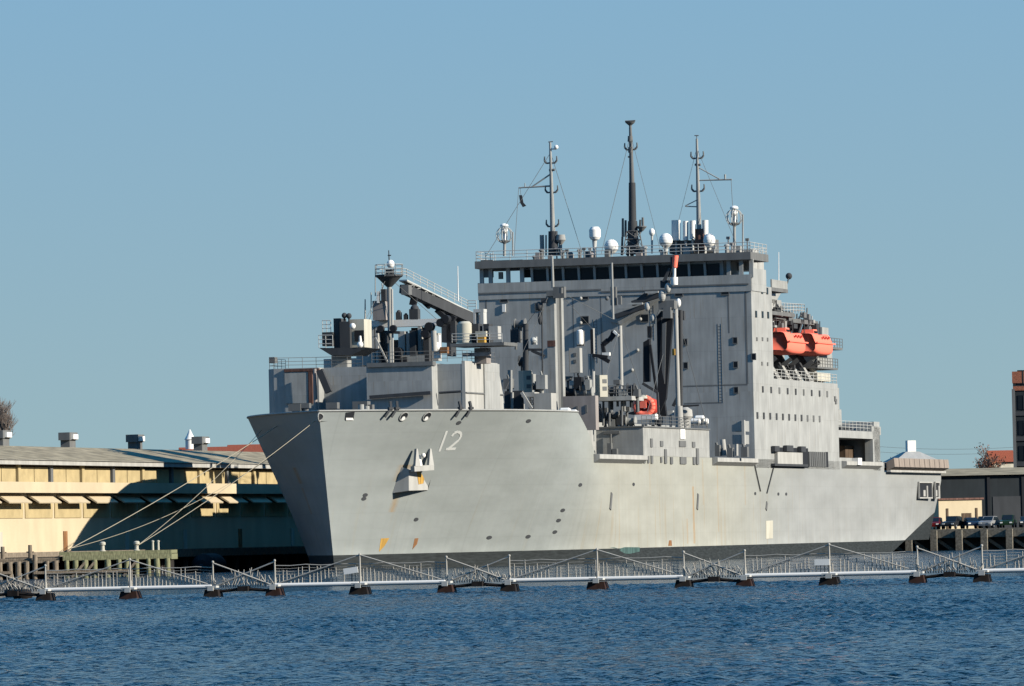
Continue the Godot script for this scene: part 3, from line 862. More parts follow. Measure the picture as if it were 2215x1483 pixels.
	# bulwarks along the main deck, tumbling outwards
	for r in [[Vector3(69.46, 10.83, -16.1), Vector3(50.18, 10.96, -16.1)], [Vector3(19.89, 10.97, -16.1), Vector3(1.07, 11.09, -16.1)], [Vector3(-43.64, 10.88, -16.1), Vector3(-63.44, 11, -16.1)]]:
		var xa: float = r[0].x; var xb: float = r[1].x
		var s := st()
		prism(s, [Vector3(xa, 11.25, -16.12), Vector3(xa, 11.2, -16.75), Vector3(xa, 10.75, -16.75), Vector3(xa, 10.35, -16.12)], Vector3(xb - xa, 0, 0))
		add("bulwark", s, M.pale_grey, ship)
	# stern mooring ports
	for p in [[Vector3(-86.49, 8.73, -16.1), Vector3(-94.08, 6.91, -16.1)], [Vector3(-96.26, 8.76, -16.1), Vector3(-98.6, 6.92, -16.1)]]:
		var c: Vector3 = (p[0] + p[1]) * 0.5
		var w: float = absf(p[0].x - p[1].x); var hh: float = absf(p[0].y - p[1].y)
		var s := st(); box(s, c + Vector3(0, 0, -0.03), Vector3(w, hh, 0.1)); var mp := add("stern_port", s, M.black, ship)
		var g := st()
		for e in [-1, 1]:
			box(g, c + Vector3(0, e * (hh * 0.5 + 0.08), -0.1), Vector3(w + 0.3, 0.16, 0.25)); box(g, c + Vector3(e * (w * 0.5 + 0.08), 0, -0.1), Vector3(0.16, hh, 0.25))
		box(g, c + Vector3(0.6, -0.4, -0.1), Vector3(1.2, 0.8, 0.1)); tube(g, c + Vector3(-0.8, -hh * 0.5, -0.12), c + Vector3(-0.8, hh * 0.3, -0.12), 0.18, 0.18, 8)
		add("port_frame", g, M.pale_grey, mp)

func forecastle(ship: Node3D) -> void:
	var f := st()
	# deckhouse across the forecastle, with its port block standing forward
	var yh := 6.27
	prism(f, [Vector3(77.5, 14.4, 16.1), Vector3(77.5, 14.4, -7.0), Vector3(72.0, 14.4, -7.0), Vector3(72.0, 14.4, 16.1)], Vector3(0, yh, 0))
	prism(f, [Vector3(77.6, 14.4, 16.08), Vector3(79.2, 14.4, 15.0), Vector3(79.2, 14.4, 10.18), Vector3(77.4, 14.4, 10.18)], Vector3(0, yh - 0.003, 0))
	add("forecastle_house", f, M.house_grey, ship)
	var b := st()
	box(b, Vector3(78, 18.12, -4.84), Vector3(12, 4.71, 3.44)); box(b, Vector3(79, 18.21, -0.51), Vector3(14, 4.7, 6.88))
	var blk := add("port_breakwater", b, M.house_grey, ship)
	# sloping lit side
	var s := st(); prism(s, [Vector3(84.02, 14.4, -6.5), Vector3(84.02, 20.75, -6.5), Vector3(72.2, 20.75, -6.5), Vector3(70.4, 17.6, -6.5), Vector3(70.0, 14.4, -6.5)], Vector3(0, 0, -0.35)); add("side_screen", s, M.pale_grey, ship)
	var k := st(); beam(k, Vector3(84.0, 17.55, -6.9), Vector3(70.4, 17.55, -6.9), 0.12, 0.14); add("side_stringer", k, M.mid_grey, blk)
	k = st(); box(k, Vector3(85.6, 20.53, -0.65), Vector3(1.2, 0.42, 6.93)); add("top_rail", k, M.mid_grey, blk)
	k = st(); beam(k, Vector3(86.3, 17.29, 2.54), Vector3(86.3, 17.57, -3.89), 0.3, 0.35); tube(k, Vector3(84.6, 17.59, -4.26), Vector3(84.6, 17.67, -6.59), 0.14, 0.14, 6); add("hose_rack", k, M.dark_grey, blk)
	# starboard panel in its red brown frame
	k = st(); box(k, Vector3(79.25, 20.45, 11.96), Vector3(0.3, 0.28, 3.74)); box(k, Vector3(79.25, 18.65, 11.01), Vector3(0.3, 3.26, 0.39)); add("panel_frame", k, M.red_brown, ship)
	k = st(); box(k, Vector3(79.25, 18.65, 12.54), Vector3(0.2, 3.17, 2.51)); add("panel", k, M.grey, ship)
	k = st(); tube(k, Vector3(80, 16.38, 10.32), Vector3(80, 20.53, 10.33), 0.22, 0.18, 8); add("jack_post", k, M.pink_grey, ship)
	k = st(); beam(k, Vector3(80.5, 20.36, 9.63), Vector3(80.5, 18.07, 8.69), 0.55, 0.7); add("diagonal_brace", k, M.dark_grey, ship)
	k = st(); for i in 6:
		k = st(); tube(k, Vector3(80.0 + i * 3.8, 14.5, 4.0 - i * 0.9), Vector3(80.0 + i * 3.8, 15.9 + 0.4 * (i % 2), 4.0 - i * 0.9), 0.35, 0.3, 8); add("mooring_bitt", k, M.grey, ship)
	# windlass and small gear peeping over the bulwark
	for q in [[Vector3(92, 16.34, 8.54), 1.0], [Vector3(92, 16.5, 7.47), 0.7], [Vector3(92, 16.42, 4.65), 0.9], [Vector3(90, 16.39, 2.28), 1.2], [Vector3(90, 16.18, 1.55), 0.8]]:
		var v := st(); tube(v, q[0] - Vector3(0, 1.8, 0), q[0], 0.4 * q[1], 0.4 * q[1], 8); box(v, q[0], Vector3(0.9, 0.7, 1.3) * q[1])
		add("winch_housing", v, M.mid_grey, ship)
	var r := st()
	var yt := 20.67
	rail(r, [Vector3(72.2, yt, 16.0), Vector3(77.5, yt, 16.0), Vector3(79.1, yt, 14.9), Vector3(77.4, yt, 11.0), Vector3(77.4, yt, 6.0)])
	add("railing", r, M.mid_grey, ship); r = st()
	rail(r, [Vector3(85.8, 20.71, 2.4), Vector3(84.0, 20.71, -6.6), Vector3(73.0, 20.71, -6.8)])
	add("railing", r, M.mid_grey, ship)
	k = st(); box(k, Vector3(76.8, 21.63, 15.82), Vector3(1, 0.62, 0.59)); add("signal_box", k, M.mid_grey, ship)
	# platform to starboard on a pedestal
	var p := st(); box(p, Vector3(75.2, 19.49, 8.97), Vector3(1.6, 4.94, 1.63)); add("pedestal", p, M.grey, ship)
	p = st(); prism(p, [Vector3(77, 22.75, 10.8), Vector3(77, 22.6, 5.73), Vector3(77, 21.89, 7.33), Vector3(77, 21.95, 9.52)], Vector3(-5.0, 0, 0)); var pl := add("gun_platform", p, M.dark_grey, ship)
	p = st(); box(p, Vector3(74.9, 24.24, 9.14), Vector3(2.2, 3.04, 0.69)); box(p, Vector3(75.7, 23.64, 10.02), Vector3(1.6, 1.42, 1.14)); box(p, Vector3(75.45, 24.04, 8.23), Vector3(1.5, 2.71, 1.09)); add("equipment_cabinet", p, M.dark_grey, pl)
	p = st(); box(p, Vector3(74.2, 24.17, 7.16), Vector3(2.6, 2.9, 1.58)); var cb := add("control_cabin", p, M.cream, pl)
	p = st(); box(p, Vector3(75.55, 23.92, 6.87), Vector3(0.2, 1.09, 0.99)); add("cabin_window", p, M.black, pl)
	p = st(); dome(p, Vector3(76.8, 24.87, 7.18), 0.32, 0.32, -1.4, 10); add("lamp", p, M.white, pl); p = st(); dome(p, Vector3(76.8, 22.95, 6.43), 0.34, 0.34, -1.4, 10); tube(p, Vector3(76.8, 23, 6.38), Vector3(76.8, 23.86, 6.41), 0.2, 0.12, 8); add("lamp", p, M.white, pl)
	p = st(); for q in [Vector3(76, 26.02, 8.3), Vector3(76, 25.96, 7.81)]:
		p = st(); dome(p, q, 0.3, 0.3, -1.4, 8); tube(p, q, q - Vector3(0, 0.8, 0), 0.1, 0.1, 6); add("searchlight", p, M.dark_grey, pl)
	p = st(); rail(p, [Vector3(77, 22.75, 10.8), Vector3(77, 22.7, 9.3)], 1.3, 0.7, 0.05); rail(p, [Vector3(76, 24.39, 10.68), Vector3(76, 24.36, 9.79)], 1.2, 0.5, 0.05); add("platform_railing", p, M.galvanised, pl)
	# the matching platform to port
	p = st(); box(p, Vector3(79.2, 21.34, -7.32), Vector3(1.6, 1.59, 1.27)); box(p, Vector3(80.8, 21.46, -7.17), Vector3(0.4, 0.37, 2.92)); add("pedestal", p, M.pink_grey, ship)
	p = st(); box(p, Vector3(79.5, 22.43, -7.59), Vector3(5, 0.33, 5.64)); var pr := add("gun_platform", p, M.mid_grey, ship)
	p = st(); lathe(p, Vector3(80, 22.7, -5.73), [[0.72, 0.0], [0.72, 1.95], [0.5, 2.15], [0.0, 2.2]], 14); box(p, Vector3(79.5, 23.63, -5.24), Vector3(1, 1.83, 0.73)); add("storage_drum", p, M.cream, pr)
	p = st(); box(p, Vector3(79.4, 23.64, -8.74), Vector3(1.2, 1.31, 0.97)); add("equipment_box", p, M.pale_grey, pr)
	p = st(); box(p, Vector3(78.75, 23.65, -6.66), Vector3(1.5, 1.92, 0.73)); box(p, Vector3(78.25, 23.63, -7.71), Vector3(1.5, 1.92, 0.59)); add("equipment_cabinet", p, M.dark_grey, pr)
	p = st(); box(p, Vector3(80.1, 23.55, -7.54), Vector3(0.8, 0.52, 1.12)); add("mount_head", p, M.cream, pr)
	p = st(); box(p, Vector3(80.2, 22.96, -7.58), Vector3(0.8, 0.66, 0.78)); add("mount_base", p, M.rust_yellow, pr)
	p = st(); box(p, Vector3(77.4, 25.99, -6.64), Vector3(1.2, 0.33, 1.08)); box(p, Vector3(77.4, 25.18, -6.2), Vector3(1.2, 1.32, 0.24)); box(p, Vector3(77.4, 25.16, -7.01), Vector3(1.2, 1.32, 0.29)); add("portal_frame", p, M.galvanised, pr)
	p = st(); rail(p, [Vector3(82, 22.67, -4.96), Vector3(82, 22.56, -10.22)], 0.9, 1.2, 0.04); add("platform_railing", p, M.galvanised, pr)

func foremast(ship: Node3D) -> void:
	var s := st(); tube(s, Vector3(66, 20.57, 6.54), Vector3(66, 29.64, 6.49), 0.26, 0.24, 12); var m := add("foremast", s, M.grey, ship)
	s = st(); tube(s, Vector3(66.5, 21.03, 6.13), Vector3(66.5, 28.98, 6.05), 0.12, 0.12, 8); add("mast_conduit", s, M.pale_grey, m)
	s = st(); lathe(s, Vector3(66, 29.25, 6.5), [[0.3, 0.0], [1.25, 0.95], [1.45, 1.05], [1.45, 1.25], [0.0, 1.25]], 12); add("mast_platform", s, M.dark_grey, m)
	s = st()
	var c := Vector3(66, 30.21, 6.48)
	var pts := []
	for i in 9: pts.append(c + Vector3(cos(TAU * i / 8) * 1.5, 0.1, sin(TAU * i / 8) * 1.5))
	rail(s, pts, 1.25, 1.0, 0.045); add("platform_railing", s, M.galvanised, m)
	s = st(); box(s, Vector3(65.55, 30.7, 6.52), Vector3(0.9, 0.77, 0.7)); add("lamp_base", s, M.dark_grey, m)
	s = st(); dome(s, Vector3(66, 31.61, 6.3), 0.42, 0.45, -1.2, 12); add("mast_lamp", s, M.white, m)
	s = st(); tube(s, Vector3(66, 31.85, 6.44), Vector3(66, 33.06, 6.47), 0.07, 0.05, 6); tube(s, Vector3(66, 32.53, 6.58), Vector3(66, 32.52, 6.23), 0.06, 0.06, 5); add("aerial", s, M.dark_grey, m)
	s = st(); beam(s, Vector3(66.6, 24.6, 7.83), Vector3(66.6, 24.42, 5.22), 0.35, 0.3); tube(s, Vector3(66.6, 23.36, 6.65), Vector3(66.6, 24.42, 6.63), 0.15, 0.15, 6); add("yard", s, M.dark_grey, m)
	for q in [Vector3(66.9, 24.86, 7.23), Vector3(66.9, 24.87, 5.87)]:
		s = st(); tube(s, q + Vector3(-0.25, 0, 0), q + Vector3(0.25, 0, 0), 0.36, 0.36, 12); add("floodlight", s, M.black, m)
	# plated trunk beside the mast, with a ladder
	s = st(); box(s, Vector3(63, 26.91, 8.29), Vector3(2, 2.03, 1.41)); var t := add("mast_trunk", s, M.pink_grey, ship)
	s = st(); box(s, Vector3(63.7, 28.5, 7.7), Vector3(1.2, 1.21, 0.5)); box(s, Vector3(63.65, 28.62, 7.7), Vector3(1.3, 0.68, 0.3)); add("trunk_opening", s, M.dark_grey, t)
	s = st(); box(s, Vector3(64.1, 28.28, 8.29), Vector3(0.4, 1.21, 0.25)); add("trunk_lamp", s, M.white, t)
	s = st(); tube(s, Vector3(64, 25.79, 9.83), Vector3(64, 28.12, 9.78), 0.09, 0.06, 6); tube(s, Vector3(64, 28.42, 8.66), Vector3(64, 31.56, 8.59), 0.06, 0.04, 6); tube(s, Vector3(64, 26.5, 9.16), Vector3(64, 28.82, 9.11), 0.06, 0.06, 6); tube(s, Vector3(64, 25.96, 7.3), Vector3(64, 29.75, 7.92), 0.06, 0.06, 6); add("whip_aerial", s, M.grey, t)

func forward_rig(ship: Node3D) -> void:
	# long white cross beam with legs, winches and hoses under it
	var s := st(); box(s, Vector3(61.2, 25.57, 6.27), Vector3(1.6, 0.73, 7.81)); var b := add("gantry_beam", s, M.white, ship)
	for q in [[796, 812], [862, 874], [880, 887], [905, 911], [935, 947]]:
		pass
	for v in [[Vector3(61.6, 23.36, 9.79), Vector3(1.2, 3.88, 0.71)], [Vector3(61.7, 23.35, 9.18), Vector3(1, 3.88, 0.3)], [Vector3(61.6, 23.02, 6.45), Vector3(1.2, 3.39, 0.71)], [Vector3(61.8, 23.15, 5.76), Vector3(0.8, 2.71, 0.35)], [Vector3(61.8, 23.71, 4.48), Vector3(0.8, 2.86, 0.35)], [Vector3(61.6, 22.96, 2.8), Vector3(1.2, 2.9, 0.7)]]:
		s = st(); box(s, v[0], v[1]); add("gantry_leg", s, M.pale_grey, b)
	for v in [[Vector3(60.5, 23.13, 8.95), Vector3(1, 3.4, 0.71)], [Vector3(60.5, 22.63, 7.64), Vector3(1, 2.48, 0.71)], [Vector3(62.5, 23.4, 5), Vector3(1, 2.71, 0.65)], [Vector3(60.3, 23.36, 4.83), Vector3(0.4, 3.49, 2.12)], [Vector3(62.55, 23.18, 3.47), Vector3(0.9, 3.82, 0.5)], [Vector3(62.55, 24.77, 3.13), Vector3(0.9, 1.21, 0.5)]]:
		s = st(); box(s, v[0], v[1]); add("hose_reel", s, M.dark_grey, b)
	for q in [Vector3(63.5, 25.06, 2.92), Vector3(63.5, 24.3, 3.34), Vector3(63.5, 22.55, 6.41), Vector3(63.5, 25.41, 1.65), Vector3(63.5, 25.78, 1.14)]:
		s = st(); tube(s, q + Vector3(-0.5, 0, 0), q + Vector3(0.5, 0, 0), 0.45, 0.45, 12); add("sheave", s, M.black, b)
	s = st(); box(s, Vector3(62, 21.6, 4.84), Vector3(2, 1.06, 2.87)); add("winch_house", s, M.grey, ship)
	for v in [[Vector3(62.7, 21.74, 6.52), Vector3(1, 0.68, 0.4)], [Vector3(62.7, 21.67, 5.87), Vector3(1, 0.58, 0.5)]]:
		s = st(); box(s, v[0], v[1]); add("winch", s, M.black, b)
	s = st(); beam(s, Vector3(65, 24.03, 8.44), Vector3(65, 21.09, 6.99), 0.16, 0.16); add("stay", s, M.pale_grey, b); s = st(); tube(s, Vector3(65, 24.56, 2.08), Vector3(65, 22.39, 2.02), 0.3, 0.3, 8); add("gas_bottle", s, M.pale_grey, b)
	s = st(); dome(s, Vector3(64.6, 22.88, 1.93), 0.5, 0.5, -1.4, 10); box(s, Vector3(64.3, 22.88, 1.93), Vector3(0.6, 2.41, 0.6)); add("white_tank", s, M.white, b)
	s = st(); box(s, Vector3(64.5, 22.51, 1.08), Vector3(0.6, 0.67, 0.8)); add("fire_locker", s, M.rust, b)
	s = st(); box(s, Vector3(58.5, 23.52, 11.44), Vector3(3, 4.38, 1.42)); box(s, Vector3(57, 21.69, 14.06), Vector3(2, 0.98, 4.68)); add("light_screen", s, M.galvanised, ship)
	# figures of gear on the beam: a hooded winch and two vents
	for v in [[Vector3(61.55, 26.45, 5.14), Vector3(0.9, 1.11, 0.96)], [Vector3(61.7, 26.19, 6.06), Vector3(0.6, 0.53, 0.35)], [Vector3(61.7, 26.34, 6.84), Vector3(0.6, 0.78, 0.5)]]:
		s = st(); box(s, v[0], v[1]); dome(s, v[0] + Vector3(0, v[1].y * 0.5, 0), v[1].z * 0.5, v[1].z * 0.5, 0.0, 10); add("winch_hood", s, M.dark_grey, b)
	# inclined boom coming down from the mast towards the house, walkway on top
	var bm := st()
	beam(bm, Vector3(60, 29.27, 6.83), Vector3(46, 26.14, 3), 0.9, 0.9, 0.9, 1.2)
	var boom := add("inclined_boom", bm, M.dark_grey, ship)
	s = st(); box(s, Vector3(59.8, 29.12, 6.51), Vector3(1.2, 1.02, 0.81)); add("boom_head", s, M.mid_grey, boom)
	s = st()
	for q in [[Vector3(58, 28.43, 6.19), Vector3(58, 27.56, 6.41)], [Vector3(55, 28.14, 6.19), Vector3(55, 27.43, 5.43)], [Vector3(53, 27.19, 5.27), Vector3(53, 26.48, 4.52)], [Vector3(51, 27, 5.11), Vector3(51, 26.22, 3.84)]]:
		beam(s, q[0], q[1], 0.7, 0.5)
	add("boom_bracket", s, M.black, boom)
	s = st(); rail(s, [Vector3(62, 30.45, 6.39), Vector3(60, 30.42, 6.4), Vector3(46, 27.46, 3.9), Vector3(46, 27.43, 2.97)], 0.9, 1.6, 0.05); add("walkway_railing", s, M.galvanised, boom)
	s = st(); beam(s, Vector3(60, 30.14, 6.81), Vector3(46, 26.84, 3.4), 1.0, 0.14); lattice(s, Vector3(60, 29.75, 6.62), Vector3(46, 26.65, 3.41), 0.5, 10, 0.05); add("walkway", s, M.galvanised, boom)
	s = st(); box(s, Vector3(48.75, 25.1, 4.94), Vector3(2.5, 2.56, 1.54)); box(s, Vector3(49, 24.06, 4.93), Vector3(2, 3.45, 0.46)); add("boom_support", s, M.dark_grey, ship)
	s = st(); tube(s, Vector3(58, 27.89, 1.42), Vector3(58, 31.54, 1.38), 0.07, 0.04, 6); add("whip_aerial", s, M.white, ship)

func house(ship: Node3D) -> void:
	var s := st()
	box(s, Vector3(-4.95, 20.6, 0), Vector3(9.9, 20.8, 32.2)); 
	var h := add("superstructure", s, M.house_grey, ship)
	s = st(); box(s, Vector3(-26.2, 15.35, 0), Vector3(32.6, 10.3, 32.2)); var ha := add("aft_house", s, M.house_grey, ship)
	# bridge level: wheelhouse with its windows, open wings under one roof slab
	s = st(); box(s, Vector3(-4.0, 32.5, -1.53), Vector3(7.4, 3.0, 22.61)); var wh := add("wheelhouse", s, M.house_grey, ship)
	s = st(); box(s, Vector3(-3.6, 34.25, 0), Vector3(8.6, 0.85, 32.6)); add("bridge_roof", s, M.mid_grey, ship)
	s = st(); box(s, Vector3(-0.1, 31.2, 0), Vector3(0.4, 1.9, 32.3)); box(s, Vector3(-7.2, 31.0, 14.0), Vector3(0.3, 1.4, 4.2)); add("bridge_parapet", s, M.house_grey, ship)
	for e in [16.05, -16.05]:
		part_box("wing_side", Vector3(-3.5, 31.6, e), Vector3(7.0, 2.6 if e < 0 else 1.2, 0.3), M.house_grey, ship)
	for i in 12:
		var z0 := 9.6 - i * 1.86
		part_box("bridge_window", Vector3(-0.28, 32.75, z0 - 0.8), Vector3(0.14, 1.55, 1.5), M.glass, wh)
		var k := st(); beam(k, Vector3(-0.22, 31.9, z0 + 0.1), Vector3(0.1, 33.8, z0 + 0.1), 0.26, 0.26); add("mullion", k, M.grey, wh)
	s = st()
	for p in [[Vector3(0.1, 33.86, 14.65), 2.9], [Vector3(0.1, 33.79, 12.55), 2.9], [Vector3(0.1, 33.73, 10.9), 2.9], [Vector3(0.1, 33.39, -14.99), 2.9], [Vector3(0.1, 33.44, -13.53), 2.9], [Vector3(0.1, 33.35, -16.18), 2.9], [Vector3(0.1, 33.89, 15.71), 2.9]]:
		s = st(); beam(s, Vector3(-0.1, 31.8, p[0].z), Vector3(-0.1, 33.9, p[0].z), 0.45, 0.3); add("wing_post", s, M.house_grey, ship)
	s = st(); box(s, Vector3(-0.25, 33.83, 15.1), Vector3(0.3, 2.02, 1.44)); box(s, Vector3(-0.15, 34.48, 12.57), Vector3(0.3, 0.53, 3.54)); box(s, Vector3(-7.15, 33.98, 12.31), Vector3(0.3, 2.04, 1.23)); add("wing_plate", s, M.mid_grey, ship)
	s = st(); box(s, Vector3(-6.9, 33.69, -12.85), Vector3(0.2, 1.54, 3.53)); add("wing_back", s, M.pale_grey, ship)
	s = st(); box(s, Vector3(-1.25, 33.04, 13.77), Vector3(0.5, 0.8, 0.44)); add("bridge_console", s, M.pale_grey, ship); s = st(); box(s, Vector3(-1.2, 32.93, 9.55), Vector3(0.4, 0.53, 0.39)); add("bridge_console", s, M.pale_grey, ship); s = st(); box(s, Vector3(-1.2, 32.95, 8.69), Vector3(0.4, 0.64, 0.44)); add("bridge_console", s, M.pale_grey, ship)
	# ledge below the bridge, plating seams
	s = st(); box(s, Vector3(0.06, 30.98, 8.74), Vector3(0.2, 0.16, 14.55)); box(s, Vector3(0.06, 30.72, -2.61), Vector3(0.2, 0.16, 8.23)); box(s, Vector3(0.06, 31.07, -11.27), Vector3(0.2, 0.16, 9.19)); add("ledge", s, M.mid_grey, h)
	for v in [[Vector3(-0.04, 29.36, 15.25), Vector3(0.1, 2.66, 0.17)], [Vector3(-0.04, 28.19, -13.41), Vector3(0.1, 5.25, 0.16)], [Vector3(-0.04, 25.24, -15.42), Vector3(0.1, 11.02, 0.22)], [Vector3(-0.04, 19.65, -11.39), Vector3(0.1, 0.16, 8.09)], [Vector3(-0.04, 25.32, 4.9), Vector3(0.1, 10.05, 0.11)], [Vector3(-0.04, 25.22, 1.61), Vector3(0.1, 10.04, 0.11)], [Vector3(-0.04, 17.69, -10.15), Vector3(0.1, 0.16, 4.38)]]:
		s = st(); box(s, v[0], v[1]); add("seam", s, M.mid_grey, h)
	# square windows on the front
	for v in [Vector3(0.04, 30.35, 13.09), Vector3(0.04, 29.26, 8.92), Vector3(0.04, 30.36, 3.51), Vector3(0.04, 27.56, 3.52), Vector3(0.04, 27.55, -3.54), Vector3(0.04, 30.37, -7.64), Vector3(0.04, 30.36, -13.06)]:
		window(v, 0.85, 0.80, h)
	for v in [Vector3(0.04, 24.7, -14.12), Vector3(0.04, 21.96, -14.11), Vector3(0.04, 24.71, -8.26), Vector3(0.04, 22.03, -8.25), Vector3(0.04, 19.07, -14.09), Vector3(0.04, 22.79, -16.23)]:
		window(v, 0.42, 0.62, h)
	for v in [Vector3(0.1, 29.23, 13.1)]:
		part_box("white_door", v, Vector3(0.12, 0.9, 0.4), M.white, h)
	for v in [Vector3(0.1, 23.93, -2.65), Vector3(0.1, 21.68, -1.94), Vector3(0.1, 30.06, 3.94), Vector3(0.1, 27.25, 4), Vector3(0.1, 27.46, -3.06)]:
		s = st(); dome(s, v, 0.2, 0.2, -1.4, 8); add("bulkhead_light", s, M.pale_grey, h)
	# sides: rows of portlights
	for row in [[1654, 1668, 4, 628], [1650, 1668, 2, 630], [1636, 1666, 3, 680], [1636, 1668, 3, 733], [1640, 1670, 3, 785]]:
		pass
	for v in [Vector3(-5.17, 30.48, -16.12), Vector3(-7.63, 30.51, -16.12), Vector3(-2.01, 27.69, -16.12), Vector3(-5.12, 27.73, -16.12), Vector3(-7.81, 27.75, -16.12)]:
		window(v, 0.75, 0.75, h, "side")
	for v in [Vector3(-2.17, 24.85, -16.12), Vector3(-4.84, 24.92, -16.12), Vector3(-7.3, 24.93, -16.12), Vector3(-4.34, 22.11, -16.12), Vector3(-7.02, 22.11, -16.12)]:
		window(v, 0.55, 0.42, h, "side", M.mid_grey)
	for i in 9:
		window(Vector3(-4.4 - i * 4.05, 19.17, -16.12), 0.65, 0.72, ha, "side", M.mid_grey if i % 3 == 2 else M.dark_grey)
	for i in 11:
		window(Vector3(-1.5 - i * 3.1, 16.15, -16.12), 0.7, 0.75, ha, "side", M.mid_grey if i > 7 else M.dark_grey)
	for v in [Vector3(-40.79, 18.68, -16.15), Vector3(-41.25, 18.35, -16.15)]:
		window(v, 0.8, 0.6, ha, "side", M.mid_grey)
	# recess with boat boom and grilles near the deck
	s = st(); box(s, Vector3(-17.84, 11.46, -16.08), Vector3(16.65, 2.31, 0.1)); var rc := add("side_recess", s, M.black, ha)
	s = st(); box(s, Vector3(-15.55, 11.38, -16.25), Vector3(12.43, 1.34, 0.5)); add("recess_shutter", s, M.pale_grey, ha)
	s = st(); box(s, Vector3(-15.79, 10.57, -16.35), Vector3(16.6, 0.27, 0.5)); for v in [[Vector3(-8.81, 12.41, -16.4), Vector3(2.26, 0.64, 0.4)], [Vector3(-15.2, 12.5, -16.4), Vector3(3.22, 0.7, 0.4)], [Vector3(-21.93, 12.47, -16.4), Vector3(2.34, 0.65, 0.4)]]:
		box(s, v[0], v[1])
	add("recess_fender", s, M.dark_grey, ha)
	for i in 9:
		var x := -26.52 - i * 1.0
		part_box("grille_slat", Vector3(x, 11.35, -16.2), Vector3(0.55, 1.75, 0.15), M.mid_grey, ha)
	s = st(); box(s, Vector3(-35.68, 11.36, -16.09), Vector3(1.46, 1.82, 0.1)); add("side_door", s, M.black, ha)
	# roof rail, funnel block and platforms behind the tall front
	s = st(); rail(s, [Vector3(0.4, 34.65, 16.2), Vector3(0.4, 34.65, -16.2)], 1.15, 2.0, 0.05); rail(s, [Vector3(-7.5, 34.65, 16.2), Vector3(0.4, 34.65, 16.2)], 1.15, 2.0, 0.05); rail(s, [Vector3(-7.5, 34.65, -16.2), Vector3(0.4, 34.65, -16.2)], 1.15, 2.0, 0.05); add("roof_railing", s, M.galvanised, ship)
	s = st(); box(s, Vector3(-27, 24.5, 1.0), Vector3(28, 9.0, 22)); add("casing", s, M.house_grey, ship)
	# bridge-wing platforms at the aft edge
	for v in [[Vector3(-16.38, 30.92, -13), Vector3(8.27, 0.43, 5)], [Vector3(-17.96, 28.18, -13.5), Vector3(12, 0.43, 4)]]:
		s = st(); box(s, v[0], v[1]); add("aft_platform", s, M.mid_grey, ship)
	s = st(); box(s, Vector3(-20.6, 31.74, -14.43), Vector3(7.86, 0.97, 0.15)); add("platform_screen", s, M.grey, ship)
	s = st(); prism(s, [Vector3(-22.8, 30.95, -13), Vector3(-27.67, 31.11, -13), Vector3(-22.6, 28.99, -13)], Vector3(0, 0, 2)); box(s, Vector3(-25.06, 29.34, -11.5), Vector3(4.87, 1.63, 3)); add("platform_bracket", s, M.grey, ship)
	s = st(); dome(s, Vector3(-25.33, 32.89, -14.5), 0.4, 0.4, -1.4, 8); tube(s, Vector3(-24.55, 32.04, -14.5), Vector3(-25.33, 32.89, -14.5), 0.08, 0.08, 5); add("wing_lamp", s, M.dark_grey, ship)
	s = st(); rail(s, [Vector3(-17.01, 28.36, -15.5), Vector3(-28.68, 28.55, -15.5), Vector3(-28.68, 28.55, -15.5) + Vector3(0, 0, 4)], 1.1, 1.5, 0.05); add("aft_railing", s, M.galvanised, ship); s = st(); rail(s, [Vector3(-3.61, 34.04, -15.5), Vector3(-9.87, 34.28, -15.5)], 1.2, 1.2, 0.05); add("aft_railing", s, M.galvanised, ship)
	s = st(); box(s, Vector3(-11.07, 34.24, -12.5), Vector3(2.69, 2.4, 3)); box(s, Vector3(-13.5, 33.66, -12.5), Vector3(3.17, 1.07, 3)); add("signal_locker", s, M.pale_grey, ship)
	s = st(); tube(s, Vector3(-22.25, 32.31, -14), Vector3(-22.58, 35.63, -14), 0.06, 0.04, 5); add("whip_aerial", s, M.white, ship)

func mast(ship: Node3D, base: Vector3, top: Vector3, r0: float, r1: float, arms: Array, m: Material) -> MeshInstance3D:
	var s := st(); tube(s, base, top, r0, r1, 10)
	var o := add("mast", s, m, ship)
	for y in arms:                                    # curled aerial brackets, one on either side
		var c := base.lerp(top, y)
		for e in [-1.0, 1.0]:
			var k := st()
			tube(k, c, c + Vector3(0, -0.05, 0.5 * e), 0.10, 0.10, 5); tube(k, c + Vector3(0, -0.05, 0.5 * e), c + Vector3(0, 0.25, 0.75 * e), 0.13, 0.12, 5); tube(k, c + Vector3(0, 0.25, 0.75 * e), c + Vector3(0, 0.75, 0.72 * e), 0.10, 0.07, 5)
			add("aerial_bracket", k, M.mid_grey, o)
	return o

func radome(ship: Node3D, foot: Vector3, c: Vector3, r: float, h: float) -> void:
	var s := st(); dome(s, c, r, h, -1.0, 16); var o := add("radome", s, M.white, ship)
	s = st(); lathe(s, c, [[r * 0.5, -h * 0.9], [r * 0.95, -h * 0.4]], 14); tube(s, foot, c - Vector3(0, h * 0.8, 0), r * 0.28, r * 0.4, 8); add("radome_base", s, M.galvanised, o)

